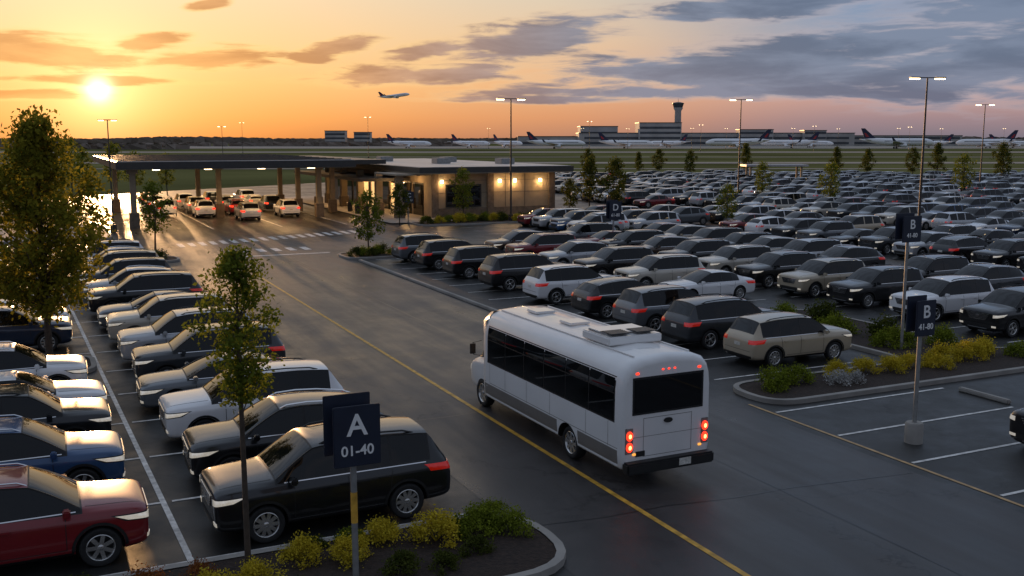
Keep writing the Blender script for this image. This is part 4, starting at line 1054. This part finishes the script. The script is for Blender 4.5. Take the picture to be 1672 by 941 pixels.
CL = [(60,84,200,26,-3),(50,157,110,9,0),(238,68,65,13,8),(340,98,130,18,4),(545,80,90,14,14),(690,122,200,18,3),(880,62,180,32,10),(700,82,80,16,8),(170,131,160,7,0),
      (1250,116,480,38,1),(1480,60,300,40,8),(1240,12,240,20,3),(1620,110,260,56,4),(340,8,40,8,10),(900,162,220,7,0),(1150,152,460,13,0),(1640,14,200,46,10)]
mask = None
for x, y, rx, ry, rot in CL:
    a, e_ = PXA(x, y)
    mp = nn('ShaderNodeMapping'); mp.vector_type = 'TEXTURE'; mp.inputs['Location'].default_value = (a, e_, 0); mp.inputs['Rotation'].default_value = (0,0,math.radians(rot)); mp.inputs['Scale'].default_value = (rx/28.4*1.1, ry/28.4*1.3, 1)
    nt.links.new(cv.outputs[0], mp.inputs[0])
    ln = nn('ShaderNodeVectorMath'); ln.operation = 'LENGTH'; nt.links.new(mp.outputs[0], ln.inputs[0])
    v = Mt('SUBTRACT', 1.0, ln.outputs['Value'])
    mask = v if mask is None else Mt('MAXIMUM', mask, v)
mask = Mt('MAXIMUM', mask, -1.0)
nmix = Mt('ADD', Mt('MULTIPLY', Mt('SUBTRACT', n1, .5), 2.2), Mt('MULTIPLY', Mt('SUBTRACT', n2, .5), 1.5))
d0 = Mt('ADD', Mt('MULTIPLY', mask, 1.5), nmix)
hi = Mt('MULTIPLY', MR(el, 8, 14), MR(n1, .42, .60))
dens = Mt('MAXIMUM', MR(d0, -.1, .75), Mt('MULTIPLY', hi, .6))
cshade = MX(MR(ang, 5, 30), s2l((182,124,80)), s2l((86,102,130)))
cshade2 = MX(MR(ang, 5, 30), s2l((218,158,102)), s2l((116,130,156)))
cshade = MX(MR(n1, .40, .62), cshade2, cshade)
clit = MX(MR(ang, 6, 42), s2l((254,208,134)), s2l((176,168,178)))
cc = MX(MR(Mt('ADD', d0, Mt('MULTIPLY', Mt('SUBTRACT', n2, .5), 1.2)), .1, .85), clit, cshade)
cc = MX(MR(el, 9, 20), cc, (.22,.25,.32))
skyc = MX(Mt('MULTIPLY', dens, .92), base, cc)
def addc(a, col, f):
    n = nn('ShaderNodeMix'); n.data_type = 'RGBA'; n.blend_type = 'ADD'; n.clamp_result = False; lk(1.0, n.inputs[0]); lk(a, n.inputs[6])
    v = nn('ShaderNodeVectorMath'); v.operation = 'SCALE'; v.inputs[0].default_value = col; lk(f, v.inputs['Scale']); nt.links.new(v.outputs[0], n.inputs[7]); return n.outputs[2]
def expf(k, p=1): 
    a = Mt('DIVIDE', ang, k); 
    if p == 2: a = Mt('MULTIPLY', a, a)
    return Mt('EXPONENT', Mt('MULTIPLY', a, -1.0))
att = Mt('SUBTRACT', 1.0, Mt('MULTIPLY', dens, .6))
skyc = addc(skyc, (1.0,.88,.60), Mt('MULTIPLY', expf(.6, 2), 1.8))
skyc = addc(skyc, (1.0,.76,.36), Mt('MULTIPLY', Mt('MULTIPLY', expf(1.8), 1.0), att))
skyc = addc(skyc, (1.0,.62,.24), Mt('MULTIPLY', Mt('MULTIPLY', expf(6.0), .16), att))
bg = nn('ShaderNodeBackground'); nt.links.new(skyc, bg.inputs[0]); bg.inputs[1].default_value = 1.0
st = nn('ShaderNodeTexSky'); st.sky_type = 'NISHITA'; st.sun_disc = False; st.sun_elevation = SEL; st.sun_rotation = SAZ
bg2 = nn('ShaderNodeBackground'); nt.links.new(st.outputs[0], bg2.inputs[0]); bg2.inputs[1].default_value = .01
ads = nn('ShaderNodeAddShader'); nt.links.new(bg.outputs[0], ads.inputs[0]); nt.links.new(bg2.outputs[0], ads.inputs[1])
wo = nn('ShaderNodeOutputWorld'); nt.links.new(ads.outputs[0], wo.inputs[0])
world.cycles.sampling_method = 'MANUAL'; world.cycles.sample_map_resolution = 512
sun = bpy.data.lights.new('sun', 'SUN'); sun.energy = 3.6; sun.angle = math.radians(.6); sun.color = (1.0,.56,.25)
so = bpy.data.objects.new('sun', sun); COL.objects.link(so)
sdir = Vector((math.sin(SAZ)*math.cos(math.radians(3.6)), math.cos(SAZ)*math.cos(math.radians(3.6)), math.sin(math.radians(3.6))))
so.rotation_euler = sdir.to_track_quat('Z', 'Y').to_euler()

cam = bpy.data.cameras.new('camera'); cam.lens = 35; cam.sensor_width = 36; cam.clip_end = 12000
co = bpy.data.objects.new('camera', cam); COL.objects.link(co); co.location = (0,0,7.8); co.rotation_euler = (math.radians(90-8.49), 0, 0)
scene.camera = co
scene.view_settings.view_transform = 'Standard'; scene.view_settings.look = 'None'; scene.view_settings.exposure = 0
